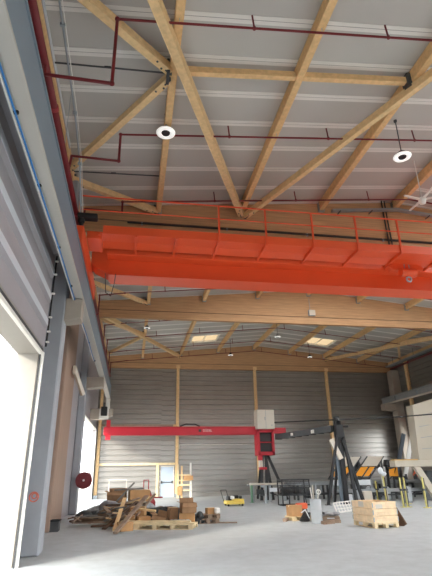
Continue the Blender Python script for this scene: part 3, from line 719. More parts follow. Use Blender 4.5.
# ------------------------------------------------------------------ work tables, cage
r = thing('work_stand', (7.4, 28.8, 0), 'low steel work stand with grey square legs before the gantry', 'work stand')
MB().bb(6.85, 8.9, 28.3, 28.6, .92, 1.02).build('top_beam', M['beige'], r, bevel=.01)
MB().bb(6.9, 9.4, 29.2, 29.4, .86, .95).build('top_beam', M['grey'], r, bevel=.01)
for x, y, mm in ((6.95, 28.45, 'green'), (7.25, 29.3, 'grey'), (7.55, 27.6, 'grey'), (8.05, 28.45, 'grey'), (9.2, 29.3, 'grey')):
    l = MB().bb(x-.06, x+.06, y-.06, y+.06, .02, .92).build('leg', M[mm], r, bevel=.01); MB().bb(x-.12, x+.12, y-.12, y+.12, 0, .02).build('foot_plate', M[mm], l)
MB().bb(7.5, 7.62, 27.55, 28.5, .8, .92).build('cross_beam', M['grey'], r)
MB().bb(7.2, 7.5, 28.2, 28.35, .45, .7).tube((7.6, 28.3, .5), (7.6, 28.6, .5), .16, 16).build('motor', M['dark'], r, bevel=.0)
MB().bb(8.0, 8.6, 28.3, 28.5, .55, .75).build('switch_box', M['whitefoam'], r)
m = MB(); m.path([(8.0, 28.3, .5), (8.4, 28.25, .36), (8.8, 28.3, .5), (9.6, 28.4, .42)], .03, 6); m.build('hose', M['black'], r)

r = thing('mesh_cage', (8.45, 25.3, 0), 'black steel mesh cage standing on the floor before the gantry', 'cage')
x0, x1, y0, y1, H = 7.72, 9.25, 25.0, 25.8, 1.22
m = MB()
for x in (x0, x1):
    for y in (y0, y1): m.bar((x, y, 0), (x-(.0 if x == x0 else .08), y, H), .05, .05, (0, 1, 0))
m.build('corner_post', M['black'], r)
m = MB()
for z in (.03, .5, .84, H):
    for y in (y0, y1): m.bb(x0, x1-.05, y-.025, y+.025, z-.025, z+.025)
    for x in (x0, x1-.05): m.bb(x-.025, x+.025, y0, y1, z-.025, z+.025)
m.build('rail', M['black'], r)
for y in (y0, y1):
    m = MB()
    for k in range(1, 22):
        x = x0+k*(x1-x0)/22-.02
        m.tube((x, y, .84), (x, y, H), .008, 5); m.tube((x, y, .5), (x, y, .84), .022, 5)
    for k in range(1, 8): m.tube((x0, y, .5+k*.09), (x1-.05, y, .5+k*.09), .008, 5)
    m.build('wire_mesh', M['black'], r)
for x in (x0+.35, x1-.4): MB().bb(x-.025, x+.025, y0-.02, y0+.03, 0, .5).build('mid_leg', M['black'], r)

# yellow trolley
r = thing('tool_trolley', (5.5, 26.6, 0), 'low yellow floor trolley with black tools on it', 'trolley')
m = MB(); m.bb(5.0, 5.95, 26.0, 26.9, .08, .26); m.bb(5.35, 5.95, 26.0, 26.5, .26, .34); m.build('deck', M['yellow'], r, bevel=.03)
for x, y in ((5.1, 26.05), (5.85, 26.05), (5.1, 26.85), (5.85, 26.85)): build_each(MB().tube((x-.04, y, .06), (x+.04, y, .06), .06, 12), 'wheel', M['black'], r)
MB().tube((5.0, 26.8, .2), (4.85, 26.9, .75), .02).tube((5.3, 26.8, .2), (5.15, 26.9, .75), .02).tube((4.85, 26.9, .75), (5.15, 26.9, .75), .02).build('handle', M['dark'], r)
build_each(MB().box((5.2, 26.4, .36), (.24, .2, .2), Euler((0, .2, .5))).box((5.6, 26.6, .42), (.3, .16, .14), Euler((.2, 0, .3))).box((5.8, 26.3, .4), (.14, .2, .12)), 'tool', M['black'], r, bevel=.02)
build_each(MB().box((5.36, 26.25, .4), (.18, .16, .14), Euler((0, 0, .7))), 'tool', M['whitefoam'], r, bevel=.02)

# ------------------------------------------------------------------ conveyor line on the right
def conveyor(x0, x1, y, z, label):
    r = thing('roller_conveyor', ((x0+x1)/2, y, 0), label, 'conveyor', 'grey conveyor lines on the right')
    for dy in (-.35, .35): MB().bb(x0, x1, y+dy-.04, y+dy+.04, z-.16, z).build('side_rail', M['grey'], r, bevel=.006)
    n = int((x1-x0)/.45)
    m = MB()
    for k in range(n): m.tube((x0+.2+k*.45, y-.31, z-.06), (x0+.2+k*.45, y+.31, z-.06), .045, 8)
    m.build('rollers', M['steel'], r)['kind'] = 'stuff'
    x = x0+.4
    while x < x1:
        for dy in (-.35, .35):
            MB().bb(x-.05, x+.05, y+dy-.05, y+dy+.05, 0, z-.16).build('leg', M['dark'], r)
        MB().bb(x-.04, x+.04, y-.3, y+.3, .3, .38).build('cross_bar', M['dark'], r)
        x += 1.9
    MB().bb(x0+.5, x1-.4, y-.38, y-.33, .28, .36).build('tie_bar', M['dark'], r)
    return r
conveyor(9.6, 19.5, 29.6, .98, 'long grey roller conveyor in front of the back wall')
conveyor(11.6, 18.5, 27.0, .62, 'low grey roller conveyor running under the tilted tables')
r = thing('machine_base', (14.5, 31.5, 0), 'long dark machine base behind the conveyors', 'machine')
MB().bb(11.2, 20.4, 31.2, 32.2, .15, .95).build('body', M['midgrey'], r, bevel=.04)
MB().bb(11.2, 20.4, 31.1, 31.25, .85, .98).build('rail', M['grey'], r)
for x in (12.2, 13.6, 15.2, 16.6, 18): build_each(MB().bb(x, x+.7, 31.12, 31.2, .35, .72), 'access_panel', M['grey'], r, bevel=.02)
for x in (11.5, 14, 17, 20): MB().bb(x-.15, x+.15, 31.25, 32.1, 0, .15).build('foot', M['black'], r)

def tilt_table(x, y, label):
    """sloping board table: local plane runs down towards the left and the camera"""
    r = thing('tilt_table', (x, y, 0), label, 'tilting table', 'tilted board tables on the conveyor line')
    W = Vector((1.0, 0, 0)); D = Vector((-1.4, -.75, -1.12)); O = Vector((x, y, 2.36))
    N = W.cross(D).normalized(); N = N if N.z > 0 else -N
    def quad(u0, u1, v0, v1, t=.05, lift=0):
        return [O+W*u+D*v+N*lift for u, v in ((u0, v0), (u1, v0), (u1, v1), (u0, v1))], N*t
    m = MB(); p, n = quad(0, 1, .0, .47); m.prism(p, n); m.build('upper_board', M['beige'], r)
    for u0, u1 in ((0, .46), (.58, .9)):
        m = MB(); p, n = quad(u0, u1, .52, .95, .04); m.prism(p, n); m.build('lower_board', M['amber'], r)['label'] = 'amber board'
    m = MB()
    for u in (-.06, .5, 1.02):
        a = O+W*u-N*.07; m.bar(a-D*.05, a+D*1.02, .08, .1, N)
    for v in (.0, .5, 1.0): m.bar(O+D*v-N*.1-W*.05, O+D*v-N*.1+W*1.05, .08, .08, N)
    m.build('frame', M['dark'], r)
    for u in (.05, .95):
        for v in (.06, .92):
            a = O+W*u+D*v-N*.1; MB().bb(a.x-.05, a.x+.05, a.y-.05, a.y+.05, 0, a.z).build('leg', M['grey'] if v > .5 else M['dark'], r)
    a = O+W*.5+D*.4; MB().bar((a.x, a.y+.3, .9), a-N*.1, .12, .12).tube((a.x+.5, a.y+.1, 1.9), (a.x+.5, a.y+.5, 1.9), .2, 12).build('tilt_actuator', M['black'], r)
    MB().bb(O.x+D.x*.9-.05, O.x+D.x*.9+.7, O.y+D.y*.9-.4, O.y+D.y*.9-.25, .82, 1.1).build('side_cover', M['whitefoam'], r, bevel=.02)
    return r
tilt_table(12.95, 28.6, 'tilted beige and amber board table right behind the black A-frame')
tilt_table(14.25, 28.2, 'tilted beige and amber board table between the A-frame and the big panelled machine')

# clutter of machine parts between tables
for x, y, z, l in ((13.75, 29.0, 1.75, 'dark drive unit hanging between the two tilted tables'), (15.6, 28.3, 1.75, 'dark drive unit beside the right-hand tilted table')):
    r = thing('drive_unit', (x, y, 0), l, 'drive unit')
    MB().bb(x-.06, x+.06, y+.2, y+.32, 0, z+.3).build('stand', M['dark'], r)
    MB().box((x, y, z+.2), (.5, .4, .4), Euler((0, .3, .2))).build('gearbox', M['dark'], r, bevel=.04)
    MB().tube((x-.25, y-.2, z-.1), (x+.3, y-.25, z+.1), .13, 12).build('motor', M['black'], r)
    MB().path([(x, y-.2, z+.3), (x+.25, y-.35, z-.05), (x+.1, y-.3, z-.4), (x, y+.2, z-.7)], .025, 6).build('hose', M['black'], r)

# yellow and black guard posts
def guard_post(x, y, h, label, tilt=0):
    r = thing('guard_post', (x, y, 0), label, 'post', 'yellow striped posts along the conveyor')
    MB().bb(x-.14, x+.14, y-.12, y+.12, 0, .03).build('base_plate', M['ylw2'], r)
    MB().bb(x-.055, x-.005, y-.04, y+.04, .03, h).build('upright', M['ylw2'], r, bevel=.004)
    MB().bb(x+.0, x+.05, y-.03, y+.05, .03, h-.05).build('back_strip', M['black'], r)
    build_each(MB().bb(x-.08, x+.08, y-.08, y+.06, h*.55, h*.62), 'clamp', M['dark'], r)
    return r
for x, y, h, l in ((13.55, 30.4, 1.15, 'yellow striped post farthest from the camera, by the A-frame leg'), (13.75, 27.6-1.0, 1.05, 'yellow striped post just behind the wooden crate'),
                   (13.35, 24.9, 1.3, 'yellow striped post between the crate and the doubled posts'),
                   (12.62, 22.0, 1.28, 'left yellow striped post of the doubled pair'), (12.85, 22.05, 1.28, 'right yellow striped post of the doubled pair'),
                   (13.35, 21.3, 1.3, 'yellow striped post nearest the right edge'), (14.0, 24.0, .95, 'short thick yellow post behind the doubled pair')):
    guard_post(x, y, h, l)

# big beige panelled machine at the right edge
r = thing('panel_machine', (17.2, 25.8, 0), 'big beige panelled machine table tilted upright at the right edge', 'machine')
yy = 25.4
poly = [(16.05, yy, 5.1), (16.1, yy+.3, 2.1), (20.9, yy+.3, 2.1), (20.9, yy, 6.4)]
MB().prism(poly, (0, .7, 0)).build('panelled_table', M['beigedull'], r, bevel=.015)
m = MB()
for k in range(1, 5):
    f = k/5; z0 = 5.1-3.0*f; z1 = 6.4-4.3*f
    m.bar((16.05+.05*f+.25, yy+.3*f-.005, z0), (20.9, yy+.3*f-.005, z1), .012, .035)
build_each(m, 'panel_seam', M['grey'], r)
MB().bb(14.45, 20.9, yy+.1, yy+.7, 1.76, 2.1).build('carrier_beam', M['beigedull'], r, bevel=.02)
MB().bb(14.45, 15.9, yy+.1, yy+.5, 2.1, 2.16).build('amber_edge', M['dullamber'], r)
MB().bar((15.75, yy+.3, 1.9), (16.45, yy-.3, .0), .3, .22, (0, 1, 0)).build('support_leg', M['beigedull'], r, bevel=.02)
MB().bar((18.9, yy+.3, 1.9), (19.6, yy-.3, .0), .3, .22, (0, 1, 0)).build('support_leg', M['beigedull'], r, bevel=.02)
MB().bb(16.5, 20.6, yy+.5, yy+1.1, .5, 1.55).build('drive_housing', M['dark'], r, bevel=.05)
build_each(MB().bb(16.8, 17.4, yy+.4, yy+.52, .8, 1.2).bb(17.7, 18.5, yy+.4, yy+.52, .7, 1.3), 'access_panel', M['grey'], r, bevel=.02)
MB().bb(16.5, 20.6, yy+.4, yy+1.2, 0, .5).build('plinth', M['grey'], r, bevel=.03)
# tilted boards in front of the bright window
for x, mm, l in ((19.3, 'bluegrey', 'dark grey slanted board before the bright window on the right'), (20.0, 'white', 'white slanted board beside the dark board near the window'), (20.75, 'orangered', 'small red panel leaning beside the slanted boards near the window')):
    r = thing('slanted_board', (x, 32.8, 0), l, 'board', 'slanted boards near the right window')
    top = 4.05 if mm != 'orangered' else 3.2
    MB().bar((x-.7, 32.9, 1.15), (x+.45, 33.0, top), .1, .3, (-1, 0, .5)).build('panel', M[mm], r, bevel=.01)
    MB().bb(x-.75, x-.6, 32.8, 33.0, 0, 1.3).build('support', M['dark'], r)
# parts standing among the conveyors
for x, y, h, rr, mm_, l in ((13.9, 27.9, .75, .17, 'whitefoam', 'white upright canister among the conveyor legs behind the yellow posts'), (12.3, 26.2, .6, .2, 'grey', 'grey cylindrical motor on the floor right of the A-frame leg'), (15.1, 27.9, .7, .16, 'drumgrey', 'pale grey canister under the beige carrier beam')):
    r = thing('canister', (x, y, 0), l, 'canister')
    MB().lathe((x, y, 0), [(rr*.9, 0), (rr, .03), (rr, h*.8), (rr*.6, h*.92), (rr*.3, h)], 18).build('body', M[mm_], r); MB().tube((x, y, h), (x, y, h+.08), rr*.35, 12).build('cap', M['dark'], r)
for x, y, w_, h, mm_, l in ((12.9, 26.2, .5, .55, 'beige', 'beige cabinet box on the floor behind the wooden crate'), (14.6, 25.0, .4, .8, 'grey', 'slim grey cabinet behind the doubled yellow posts'), (11.9, 26.4, .35, .4, 'whitefoam', 'small white cover box beside the A-frame foot')):
    r = thing('floor_cabinet', (x, y, 0), l, 'cabinet')
    MB().bb(x-w_/2, x+w_/2, y-.18, y+.18, .04, h).build('body', M[mm_], r, bevel=.02); MB().bb(x-w_/2+.04, x+w_/2-.04, y-.195, y-.18, .08, h-.05).build('door', M[mm_], r, bevel=.005); MB().bb(x-w_/2+.02, x+w_/2-.02, y-.16, y+.16, 0, .04).build('plinth', M['dark'], r)
# white bagged part
r = thing('wrapped_part', (14.3, 26.4, 0), 'white wrapped machine part above the posts, left of the beige support leg', 'machine part')
MB().ball((13.75, 25.9, 1.58), .15, (1, .8, 1.3)).ball((13.9, 25.85, 1.42), .13, (1.2, .8, .9)).build('wrapping', M['whitefoam'], r, smooth=True); MB().bar((13.95, 25.95, 0), (13.85, 25.95, 1.5), .16, .12).build('stand', M['beige'], r)
r = thing('amber_panel', (16.0, 28.0, 0), 'small amber panel under the beige carrier beam', 'panel')
MB().box((15.7, 28.0, 1.5), (.55, .06, .5)).build('panel', M['amber'], r); MB().bb(15.65, 15.75, 28.03, 28.1, 0, 1.3).build('stand', M['dark'], r)

# ------------------------------------------------------------------ wooden crate on pallet
def pallet(name, w, d, label, cat='pallet', mm='palewood', group='wooden pallets', nb=3, nt=6):
    """pallet centred on origin, long side along x"""
    r = thing(name, (0, 0, 0), label, cat, group)
    for k in range(3):
        y = (k-1)*(d/2-.05); MB().bb(-w/2, w/2, y-.05, y+.05, 0, .022).build('bottom_board', M[mm], r)
        for j in range(nb):
            x = -w/2+.07+j*(w-.14)/(nb-1); MB().bb(x-.07, x+.07, y-.05, y+.05, .022, .1).build('block', M[mm], r)
    for j in range(nb):
        x = -w/2+.07+j*(w-.14)/(nb-1); MB().bb(x-.07, x+.07, -d/2, d/2, .1, .122).build('stringer_board', M[mm], r)
    for k in range(nt):
        y = -d/2+.06+k*(d-.12)/(nt-1); MB().bb(-w/2, w/2, y-.055, y+.055, .122, .144).build('deck_board', M[mm], r)
    return r
def place(o, x, y, z, rz): o.location = (x, y, z); o.rotation_euler = (0, 0, R(rz)); return o
# crate corners on the floor: front (7.43,14.69), right (8.27,14.96), left (7.30,15.91)
ang = math.degrees(math.atan2(14.69-15.91, 7.43-7.30))
p = pallet('pallet', 1.2, .85, 'wooden pallet under the stacked crate collars', group='wooden pallets')
cxp, cyp = 7.43+(.13*-1+.84)/2-.0, (14.69+15.91)/2+.13
place(p, cxp, cyp, 0, ang)
r = thing('wooden_crate', (0, 0, 0), 'open pale wooden crate of three stacked collars on its pallet', 'crate')
for k in range(3):
    z0 = 0+k*.2
    c = MB()
    for q0, q1 in ((z0, z0+.088), (z0+.094, z0+.184)):
        c.bb(-.6, .6, -.425, -.40, q0, q1); c.bb(-.6, .6, .40, .425, q0, q1); c.bb(-.6, -.575, -.4, .4, q0, q1); c.bb(.575, .6, -.4, .4, q0, q1)
    c.bb(-.57, -.53, -.4, -.36, z0, z0+.184); c.bb(.53, .57, .36, .4, z0, z0+.184); c.bb(.53, .57, -.4, -.36, z0, z0+.184); c.bb(-.57, -.53, .36, .4, z0, z0+.184)
    if True: pass
    c = c.build('collar', M['cratewood'], r)
    h = MB()
    for sx in (-1, 1):
        for sy in (-1, 1): h.bb(sx*.6-.01, sx*.6+.01, sy*.425-.012, sy*.425+.012, z0+.03, z0+.16)
    build_each(h, 'corner_hinge', M['steel'], c)
MB().bb(-.57, .57, -.39, .39, .0, .02).build('bottom', M['palewood'], r)
MB().bb(-.2, .1, -.428, -.426, .42, .58).bb(.601, .603, -.32, -.08, .4, .52).build('stamp', M['beige'], r)
place(r, cxp, cyp, .144, ang)
r = tag(MB().bar((8.55, 15.1, 0.0), (8.34, 15.35, .6), .3, .03, (1, .5, .3)).build('leaning_board', M['darkwood'], bevel=.004), 'dark brown board leaning against the wooden crate side', 'board')

# ------------------------------------------------------------------ clutter beside the crate
def carton(x, y, z, w, d, h, rz, label, mm='card', open_=False, tilt=(0, 0), group='cardboard boxes'):
    r = thing('cardboard_box', (0, 0, 0), label, 'box', group)
    if open_:
        t = .012
        m = MB(); m.bb(-w/2, w/2, -d/2, d/2, 0, t); m.bb(-w/2, w/2, -d/2, -d/2+t, 0, h); m.bb(-w/2, w/2, d/2-t, d/2, 0, h); m.bb(-w/2, -w/2+t, -d/2, d/2, 0, h); m.bb(w/2-t, w/2, -d/2, d/2, 0, h)
        m.build('body', M[mm], r)
        MB().bar((0, -d/2, h), (0, -d/2-.1, h-.12), w, .008, (0, -.6, .6)).build('flap', M[mm], r)
        MB().bar((0, d/2, h), (0, d/2+.05, h+.14), w, .008, (0, 1, -.3)).build('flap', M[mm], r)
        MB().bar((-w/2, 0, h), (-w/2-.12, 0, h+.05), d, .008).build('flap', M[mm], r)
    else:
        MB().bb(-w/2, w/2, -d/2, d/2, 0, h).build('body', M[mm], r, bevel=.008)
        MB().bb(-w/2-.001, w/2+.001, -.03, .03, h-.06, h+.002).build('tape', M['palewood'], r)
    r.location = (x, y, z); r.rotation_euler = (R(tilt[0]), R(tilt[1]), R(rz)); return r
p2 = pallet('pallet', .8, .6, 'small pallet under the cardboard box left of the grey drum', nt=4); place(p2, 6.15, 18.1, 0, 12)
carton(5.98, 18.05, .144, .45, .4, .36, 10, 'cardboard box on the small pallet left of the grey drum')
r = thing('grey_drum', (6.32, 16.75, 0), 'tall grey cylindrical drum with rods sticking out, beside the wooden crate', 'drum')
MB().lathe((6.33, 16.75, 0), [(.17, 0), (.19, .03), (.19, .4), (.2, .42), (.19, .44), (.19, .72), (.2, .75), (.17, .76)], 24).build('body', M['drumgrey'], r, smooth=False)
for dx, dy, h, mm in ((-.08, .03, 1.12, 'white'), (.02, -.05, 1.25, 'grey'), (.09, .04, 1.05, 'white'), (-.02, .08, 1.2, 'beige')):
    MB().tube((6.33+dx, 16.75+dy, .6), (6.33+dx*1.8, 16.75+dy, h), .022, 8).build('rod', M[mm], r)
MB().torus((6.45, 16.7, .98), .07, .02, 'Y', 16, 6).build('fitting', M['white'], r)
r = thing('orange_case', (6.2, 17.9, 0), 'small orange red plastic case behind the grey drum', 'case')
MB().bb(6.1, 6.5, 18.0, 18.3, .36, .56).build('lid', M['orangered'], r, bevel=.04); MB().bb(6.12, 6.48, 18.02, 18.28, .144, .36).build('body', M['dark'], r, bevel=.02)
r = thing('cable_coil', (6.1, 17.35, 0), 'black coiled cable lying between the cardboard box and the drum', 'cable')
m = MB(); [m.torus((6.12+.02*k, 17.4, .05+.045*k), .16-.01*k, .028, 'Z', 20, 6) for k in range(6)]; m.build('coil', M['black'], r, smooth=True)
MB().path([(5.98, 17.3, .3), (6.1, 17.2, .4), (6.25, 17.25, .12)], .02, 6).build('tail', M['whitefoam'], r)
p3 = pallet('pallet', 1.0, .8, 'low pallet between the grey drum and the crate', mm='weathered', nt=5); place(p3, 6.95, 17.6, 0, -20)
r = thing('scrap_sheet', (6.9, 17.5, .15), 'grey torn sheeting lying on the low pallet beside the crate', 'sheeting')
m = MB(); [m.ball((6.75+.15*k, 17.5+.06*(k % 2), .2+.02*(k % 3)), .15, (1.1, 1, .45)) for k in range(5)]; m.build('folds', M['plastic'], r, smooth=True)
MB().box((6.75, 17.35, .27), (.2, .14, .08), Euler((0, .2, .4))).build('tape_roll', M['black'], r, bevel=.02)
r = thing('wire_crate', (7.2, 17.9, .15), 'white wire basket lying tilted behind the wooden crate', 'basket')
m = MB(); O = Vector((7.85, 18.6, .16)); U = Vector((.75, .05, .05)); V = Vector((.1, .5, .3))
for k in range(7): m.tube(O+U*k/6, O+U*k/6+V, .016, 6)
for k in range(4): m.tube(O+V*k/3, O+U+V*k/3, .016, 6)
m.build('grid', M['white'], r)
m = MB()
for a, b in ((O, O+U), (O+U, O+U+V), (O+U+V, O+V), (O+V, O)): m.tube(a, b, .024, 6)
for q in (O, O+U): m.tube(q, (q.x, q.y, .0), .024, 6)
m.build('rim', M['white'], r)
for k, (x, y, w, rz, l) in enumerate(((6.62, 16.5, .5, 20, 'short timber offcut in front of the grey drum'), (6.85, 16.75, .6, -10, 'weathered plank offcut between drum and crate'), (5.6, 17.9, .5, 60, 'short offcut beside the small pallet'))):
    o = MB().box((0, 0, .05), (w, .14, .1)).build('timber_offcut', M['weathered'], bevel=.006); tag(o, l, 'offcut', 'timber offcuts by the crate'); place(o, x, y, 0, rz)

# ------------------------------------------------------------------ left scrap heap with pallets
p = pallet('pallet', 2.5, .9, 'long pale pallet in front of the scrap heap', nb=5); place(p, .98, 17.15, 0, -18)
def on(px, py):   # point in the long pallet's own frame
    c, s = math.cos(R(-18)), math.sin(R(-18)); return .98+px*c-py*s, 17.15+px*s+py*c
for k, (px, py, z, L, rz, l) in enumerate(((0.05, -.40, .144, 2.5, -18, 'long pale board along the front edge of the long pallet'), (.1, -.27, .144, 2.4, -18, 'long pale board second from the front on the long pallet'), (.0, -.33, .2, 2.3, -17.5, 'pale board on top of the two front boards of the long pallet'))):
    x, y = on(px, py); o = MB().box((0, 0, .028), (L, .11, .055)).build('pale_board', M['palewood'], bevel=.004); tag(o, l, 'board', 'pale boards on the long pallet'); place(o, x, y, z, rz)
BX = [(.95, .12, .144, .5, .4, .30, -10, 'card', False, 'closed cardboard box at the right end of the long pallet', (0, 0)),
      (.98, .12, .444, .48, .4, .3, 8, 'card2', True, 'open cardboard box standing on another box, highest on the long pallet', (0, 0)),
      (.42, .22, .144, .30, .26, .46, 20, 'card2', False, 'tall dull cardboard box at the middle of the long pallet', (8, 0)),
      (.05, .15, .144, .5, .35, .2, -30, 'card2', True, 'crumpled open cardboard box left of the tall box', (0, 10)),
      (-.55, .15, .144, .42, .36, .2, 15, 'card', False, 'cardboard box on the pallet beside the black sheeting', (0, 0)),
      (-1.0, .1, .144, .34, .3, .22, -5, 'card', False, 'small cardboard box at the left end of the long pallet', (0, 0))]
for px, py, z, w, d, h, rz, mm, op, l, ti in BX:
    x, y = on(px, py); carton(x, y, z, w, d, h, rz, l, mm, op, ti)
x, y = on(.75, -.12)
r = thing('white_bundle', (x, y, .144), 'crumpled white plastic on the right end of the long pallet', 'plastic')
m = MB(); [m.ball((x-.25+.13*k, y+.03*(k % 2), .2), .11, (1.2, 1, .6)) for k in range(5)]; m.build('wrap', M['whitefoam'], r, smooth=True)
# small pallet to the right
p = pallet('pallet', .8, .6, 'small dull pallet with scrap to the right of the long pallet', mm='weathered', nt=4); place(p, 2.75, 18.2, 0, 5)
p = pallet('pallet', .8, .6, 'small dull pallet lying on another small pallet', mm='weathered', nt=4); place(p, 2.77, 18.22, .146, 12)
carton(2.9, 18.2, .29, .3, .25, .2, 15, 'small cardboard box on the stacked small pallets', 'card')
o = MB().box((0, 0, .1), (.2, .2, .2)).build('white_tin', M['white'], bevel=.04); tag(o, 'white tin on the stacked small pallets', 'tin'); place(o, 3.12, 18.1, .29, 20)
r = thing('black_sheet', (2.4, 18.0, 0), 'black sheeting bunched between long pallet and small pallets', 'sheeting')
m = MB(); [m.ball((2.35+.06*k, 17.9+.12*(k % 2), .12+.07*(k % 3)), .14, (1, 1, 1.1)) for k in range(4)]; m.build('folds', M['blackbag'], r, smooth=True)
o = MB().box((0, 0, .02), (.7, .12, .04)).build('timber_offcut', M['weathered'], bevel=.004); tag(o, 'flat offcut on the floor past the small pallets', 'offcut', 'loose offcuts'); place(o, 3.45, 17.9, 0, -12)

# sheeting and bags in the heap
def heap(name, pts, rad, mm, label, cat, sc=(1.2, 1, .7)):
    r = thing(name, pts[0], label, cat)
    m = MB(); [m.ball(q, rad*(0.85+.3*random.random()), sc) for q in pts]; o = m.build('folds', M[mm], r, smooth=True)
    for v in o.data.vertices: v.co += Vector((random.uniform(-.03, .03), random.uniform(-.03, .03), random.uniform(-.03, .03)))
    return r
heap('grey_sheeting', [(-1.3+.28*k, 20.6+.25*math.sin(k*2), .28+.1*(k % 3)) for k in range(8)], .34, 'plastic', 'heap of grey plastic sheeting at the back of the scrap heap, by the left wall', 'sheeting')
heap('black_bag', [(.85+.2*k, 18.6+.1*(k % 2), .3+.08*(k % 2)) for k in range(5)], .28, 'blackbag', 'shiny black sheeting behind the long pallet', 'bag')
heap('dark_sacks', [(-1.6+.3*k, 19.9+.15*(k % 2), .22) for k in range(5)], .26, 'blackbag', 'dark sacks at the foot of the left wall beside the planks', 'sack')
heap('rubble', [(-.3+.3*k, 19.2+.2*(k % 3), .18+.12*(k % 2)) for k in range(6)], .28, 'weathered', 'mound of brown rubble under the crossed planks', 'rubble')
# planks: (start, end, width, thickness, material, label)
PL = [((-.35, 15.7, .06), (.62, 18.3, .92), .15, .06, 'weathered', 'long weathered plank sloping up from the floor, front of the scrap heap'),
      ((-.4, 16.5, .05), (-.15, 18.6, .85), .12, .07, 'timber2', 'pale timber propped upright in the front of the scrap heap'),
      ((-.75, 17.0, .05), (.3, 18.9, .72), .14, .05, 'darkwood', 'dark plank sloping next to the weathered plank'),
      ((-.66, 21.2, .45), (.2, 21.35, 1.32), .14, .05, 'greyboard', 'long grey board sticking up highest from the scrap heap'),
      ((-.6, 21.9, 1.03), (.6, 21.8, 1.08), .4, .04, 'greyboard', 'broad grey board lying flat across the two big cardboard boxes'),
      ((-1.9, 18.9, .1), (-.5, 18.2, .14), .14, .05, 'weathered', 'weathered plank lowest in the stack beside the left wall'),
      ((-2.0, 18.7, .16), (-.4, 18.5, .2), .12, .05, 'darkwood', 'dark plank second from the floor in the stack by the left wall'),
      ((-1.85, 18.6, .22), (-.6, 18.9, .27), .14, .05, 'weathered', 'weathered plank third in the stack by the left wall'),
      ((-1.9, 18.4, .3), (-.3, 18.8, .34), .1, .05, 'greyboard', 'grey plank on top of the stack by the left wall'),
      ((-1.2, 18.0, .04), (.0, 17.6, .08), .12, .05, 'darkwood', 'dark plank flat on the floor in front of the heap'),
      ((-.8, 19.3, .6), (.6, 18.5, .66), .13, .05, 'darkwood', 'dark plank lying across the top of the heap'),
      ((-1.0, 18.9, .42), (.4, 19.7, .8), .12, .05, 'weathered', 'weathered plank crossing behind the pale propped timber'),
      ((.0, 17.2, .1), (.95, 18.9, .95), .1, .05, 'weathered', 'narrow weathered batten sloping towards the black sheeting'),
      ((-.6, 19.7, .5), (.9, 19.5, .85), .12, .06, 'timber2', 'pale batten lying across the back of the heap')]
for a, b, w, h, mm, l in PL:
    o = MB().bar(a, b, w, h).build('plank', M[mm], bevel=.006); tag(o, l, 'plank', 'scrap planks in the heap')
carton(.42, 21.9, 0, .85, .6, 1.02, 8, 'large cardboard box at the back of the scrap heap', 'card', False)
carton(-.5, 22.0, 0, .75, .5, .95, -8, 'dull cardboard box beside the large box, under the broad grey board', 'card2', True)
carton(-.08, 16.7, 0, .42, .35, .26, 25, 'small cardboard box on the floor at the heap front', 'card', False)
carton(.35, 18.1, .3, .5, .35, .3, -15, 'cardboard box tucked among the planks', 'card', False, (5, 0))
rs = random.Random(11)
for k in range(34):
    f = rs.random(); x = -1.9+2.5*f; y = 17.9+2.2*rs.random()-.5*f; z = .05+(.45*rs.random() if .35 < f else .2*rs.random())
    L = rs.uniform(.25, .75); mmx = rs.choice(['weathered', 'darkwood', 'greyboard', 'palewood', 'timber2', 'card2'])
    o = MB().box((0, 0, 0), (L, rs.uniform(.05, .16), rs.uniform(.02, .06)), Euler((rs.uniform(-.4, .4), rs.uniform(-.45, .45), 0))).build('wood_scrap', M[mmx], bevel=.004, origin=(0, 0, 0))
    tag(o, 'short loose scrap of broken board lying in the big scrap heap', 'scrap', 'short board scraps in the heap'); o.location = (x, y, (z+.1) if x > -1.0 else z+.03); o.rotation_euler = (0, 0, rs.uniform(0, 3.1))
# white sheets on the floor behind
for k, (x, y, w, d, z, rz, l) in enumerate(((1.6, 22.6, 1.7, 1.1, 0, 10, 'large white foam sheet on the floor behind the heap'), (1.9, 22.3, 1.3, .9, .09, -8, 'white foam sheet lying on the larger sheet'))):
    o = MB().box((0, 0, .04), (w, d, .08)).build('foam_sheet', M['whitefoam'], bevel=.01); tag(o, l, 'foam sheet', 'white foam sheets'); place(o, x, y, z, rz)
# red hand truck with can
r = thing('red_trolley', (.95, 26.5, 0), 'thin red hand truck standing behind the scrap heap', 'hand truck')
MB().bb(.70, .75, 26.4, 26.46, .02, 1.35).bb(.95, 1.0, 26.4, 26.46, .02, 1.35).bb(.70, 1.0, 26.4, 26.46, 1.31, 1.36).bb(.70, 1.0, 26.4, 26.46, .6, .65).build('frame', M['redplastic'], r)
MB().bb(.7, 1.7, 26.1, 26.4, .48, .54).build('toe_plate', M['redplastic'], r); MB().tube((.65, 26.55, .12), (1.05, 26.55, .12), .12, 14).build('wheels', M['black'], r)
r = thing('red_can', (1.0, 25.3, 0), 'dark red tapered can on the floor before the red hand truck', 'can')
MB().lathe((1.0, 25.3, 0), [(.28, 0), (.3, .35), (.22, .5), (.08, .72), (.08, .78)], 18).build('body', M['redplastic'], r); MB().tube((1.0, 25.3, .78), (1.0, 25.3, .84), .06, 12).build('cap', M['black'], r)
# white guard frame near the left wall
r = thing('barrier', (-.9, 33.0, 0), 'thin pale red barrier frame before the back wall, left', 'barrier')
m = MB(); [m.tube((x, 33, 0), (x, 33, 1.3), .025, 6) for x in (-1.3, -.2)]; m.tube((-1.3, 33, 1.3), (-.2, 33, 1.3), .025, 6); m.build('frame', M['beige'], r)
MB().tube((-1.3, 33, .7), (-.2, 33, .7), .02, 6).build('mid_bar', M['mark'], r)
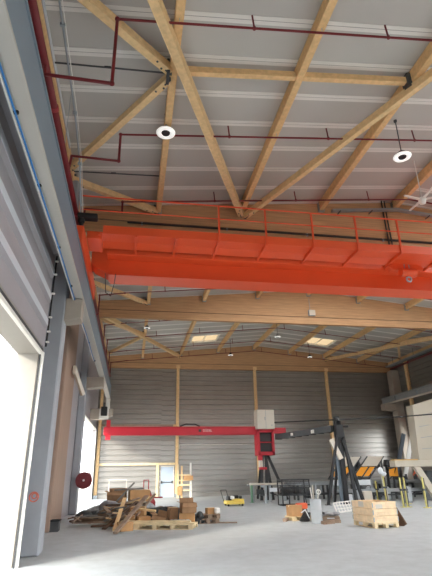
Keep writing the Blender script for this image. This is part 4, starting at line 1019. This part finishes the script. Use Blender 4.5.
# timber rack by the back door
r = thing('timber_rack', (4.0, 35.5, 0), 'makeshift pale timber rack standing right of the blue back door', 'rack')
for x, mm, h in ((3.35, 'palewood', 2.2), (3.62, 'timber2', 2.1), (4.25, 'white', 2.3)): MB().bb(x-.06, x+.06, 35.4, 35.52, 0, h).build('upright', M[mm], r)
for z in (.45, .8, 1.1, 1.45): MB().bb(3.35, 4.25, 35.36, 35.4, z, z+.09).build('rung', M['palewood'], r)
MB().bb(3.75, 4.4, 35.2, 35.35, 1.15, 1.45).build('card_panel', M['card'], r); MB().bb(3.3, 3.6, 35.25, 35.38, .2, .75).build('card_panel', M['card'], r)

# ------------------------------------------------------------------ light
w = bpy.data.worlds.new('World'); SC.world = w; w.use_nodes = True
bg = w.node_tree.nodes['Background']; bg.inputs['Color'].default_value = (.95, .98, 1.0, 1); bg.inputs['Strength'].default_value = 4.0
def sun(d, st, col, ang=2):
    l = bpy.data.lights.new('Sun', 'SUN'); l.energy = st; l.color = col; l.angle = R(ang)
    o = bpy.data.objects.new('Sun', l); COL.objects.link(o); o.rotation_euler = Vector(d).normalized().to_track_quat('-Z', 'Y').to_euler(); return o
# low hazy sun from the left: it only reaches the far doorway, an added unseen wall shades the near one
sun((1, 1, -.5), 2.6, (1, .93, .80), 7)
struct(MB().bb(-11, -10, -40, -.5, -.2, 13).bb(-11.2, -9.9, -40.2, -.3, 13, 13.3).build('wall_added_shade', M['clad']))

# ------------------------------------------------------------------ camera
cam = bpy.data.cameras.new('Camera'); co = bpy.data.objects.new('Camera', cam); COL.objects.link(co)
f_px = 465.0; cam.sensor_fit = 'VERTICAL'; cam.sensor_height = 24; cam.lens = f_px*24/576
pit, yaw, rol = R(21.514), R(10.112), R(-1.011)
fw = Vector((math.sin(yaw)*math.cos(pit), math.cos(yaw)*math.cos(pit), math.sin(pit)))
rt = Vector((math.cos(yaw), -math.sin(yaw), 0)); up = rt.cross(fw)
r2 = rt*math.cos(rol)+up*math.sin(rol); u2 = -rt*math.sin(rol)+up*math.cos(rol)
mm = Matrix((r2, u2, -fw)).transposed().to_4x4(); mm.translation = Vector((0, 0, 1.7)); co.matrix_world = mm
cam.clip_start = .1; cam.clip_end = 300
SC.camera = co
SC.view_settings.view_transform = 'Standard'; SC.view_settings.look = 'None'; SC.view_settings.gamma = 1; SC.view_settings.use_curve_mapping = False
SC.view_settings.exposure = 1.0
SC.cycles.max_bounces = 10; SC.cycles.diffuse_bounces = 6
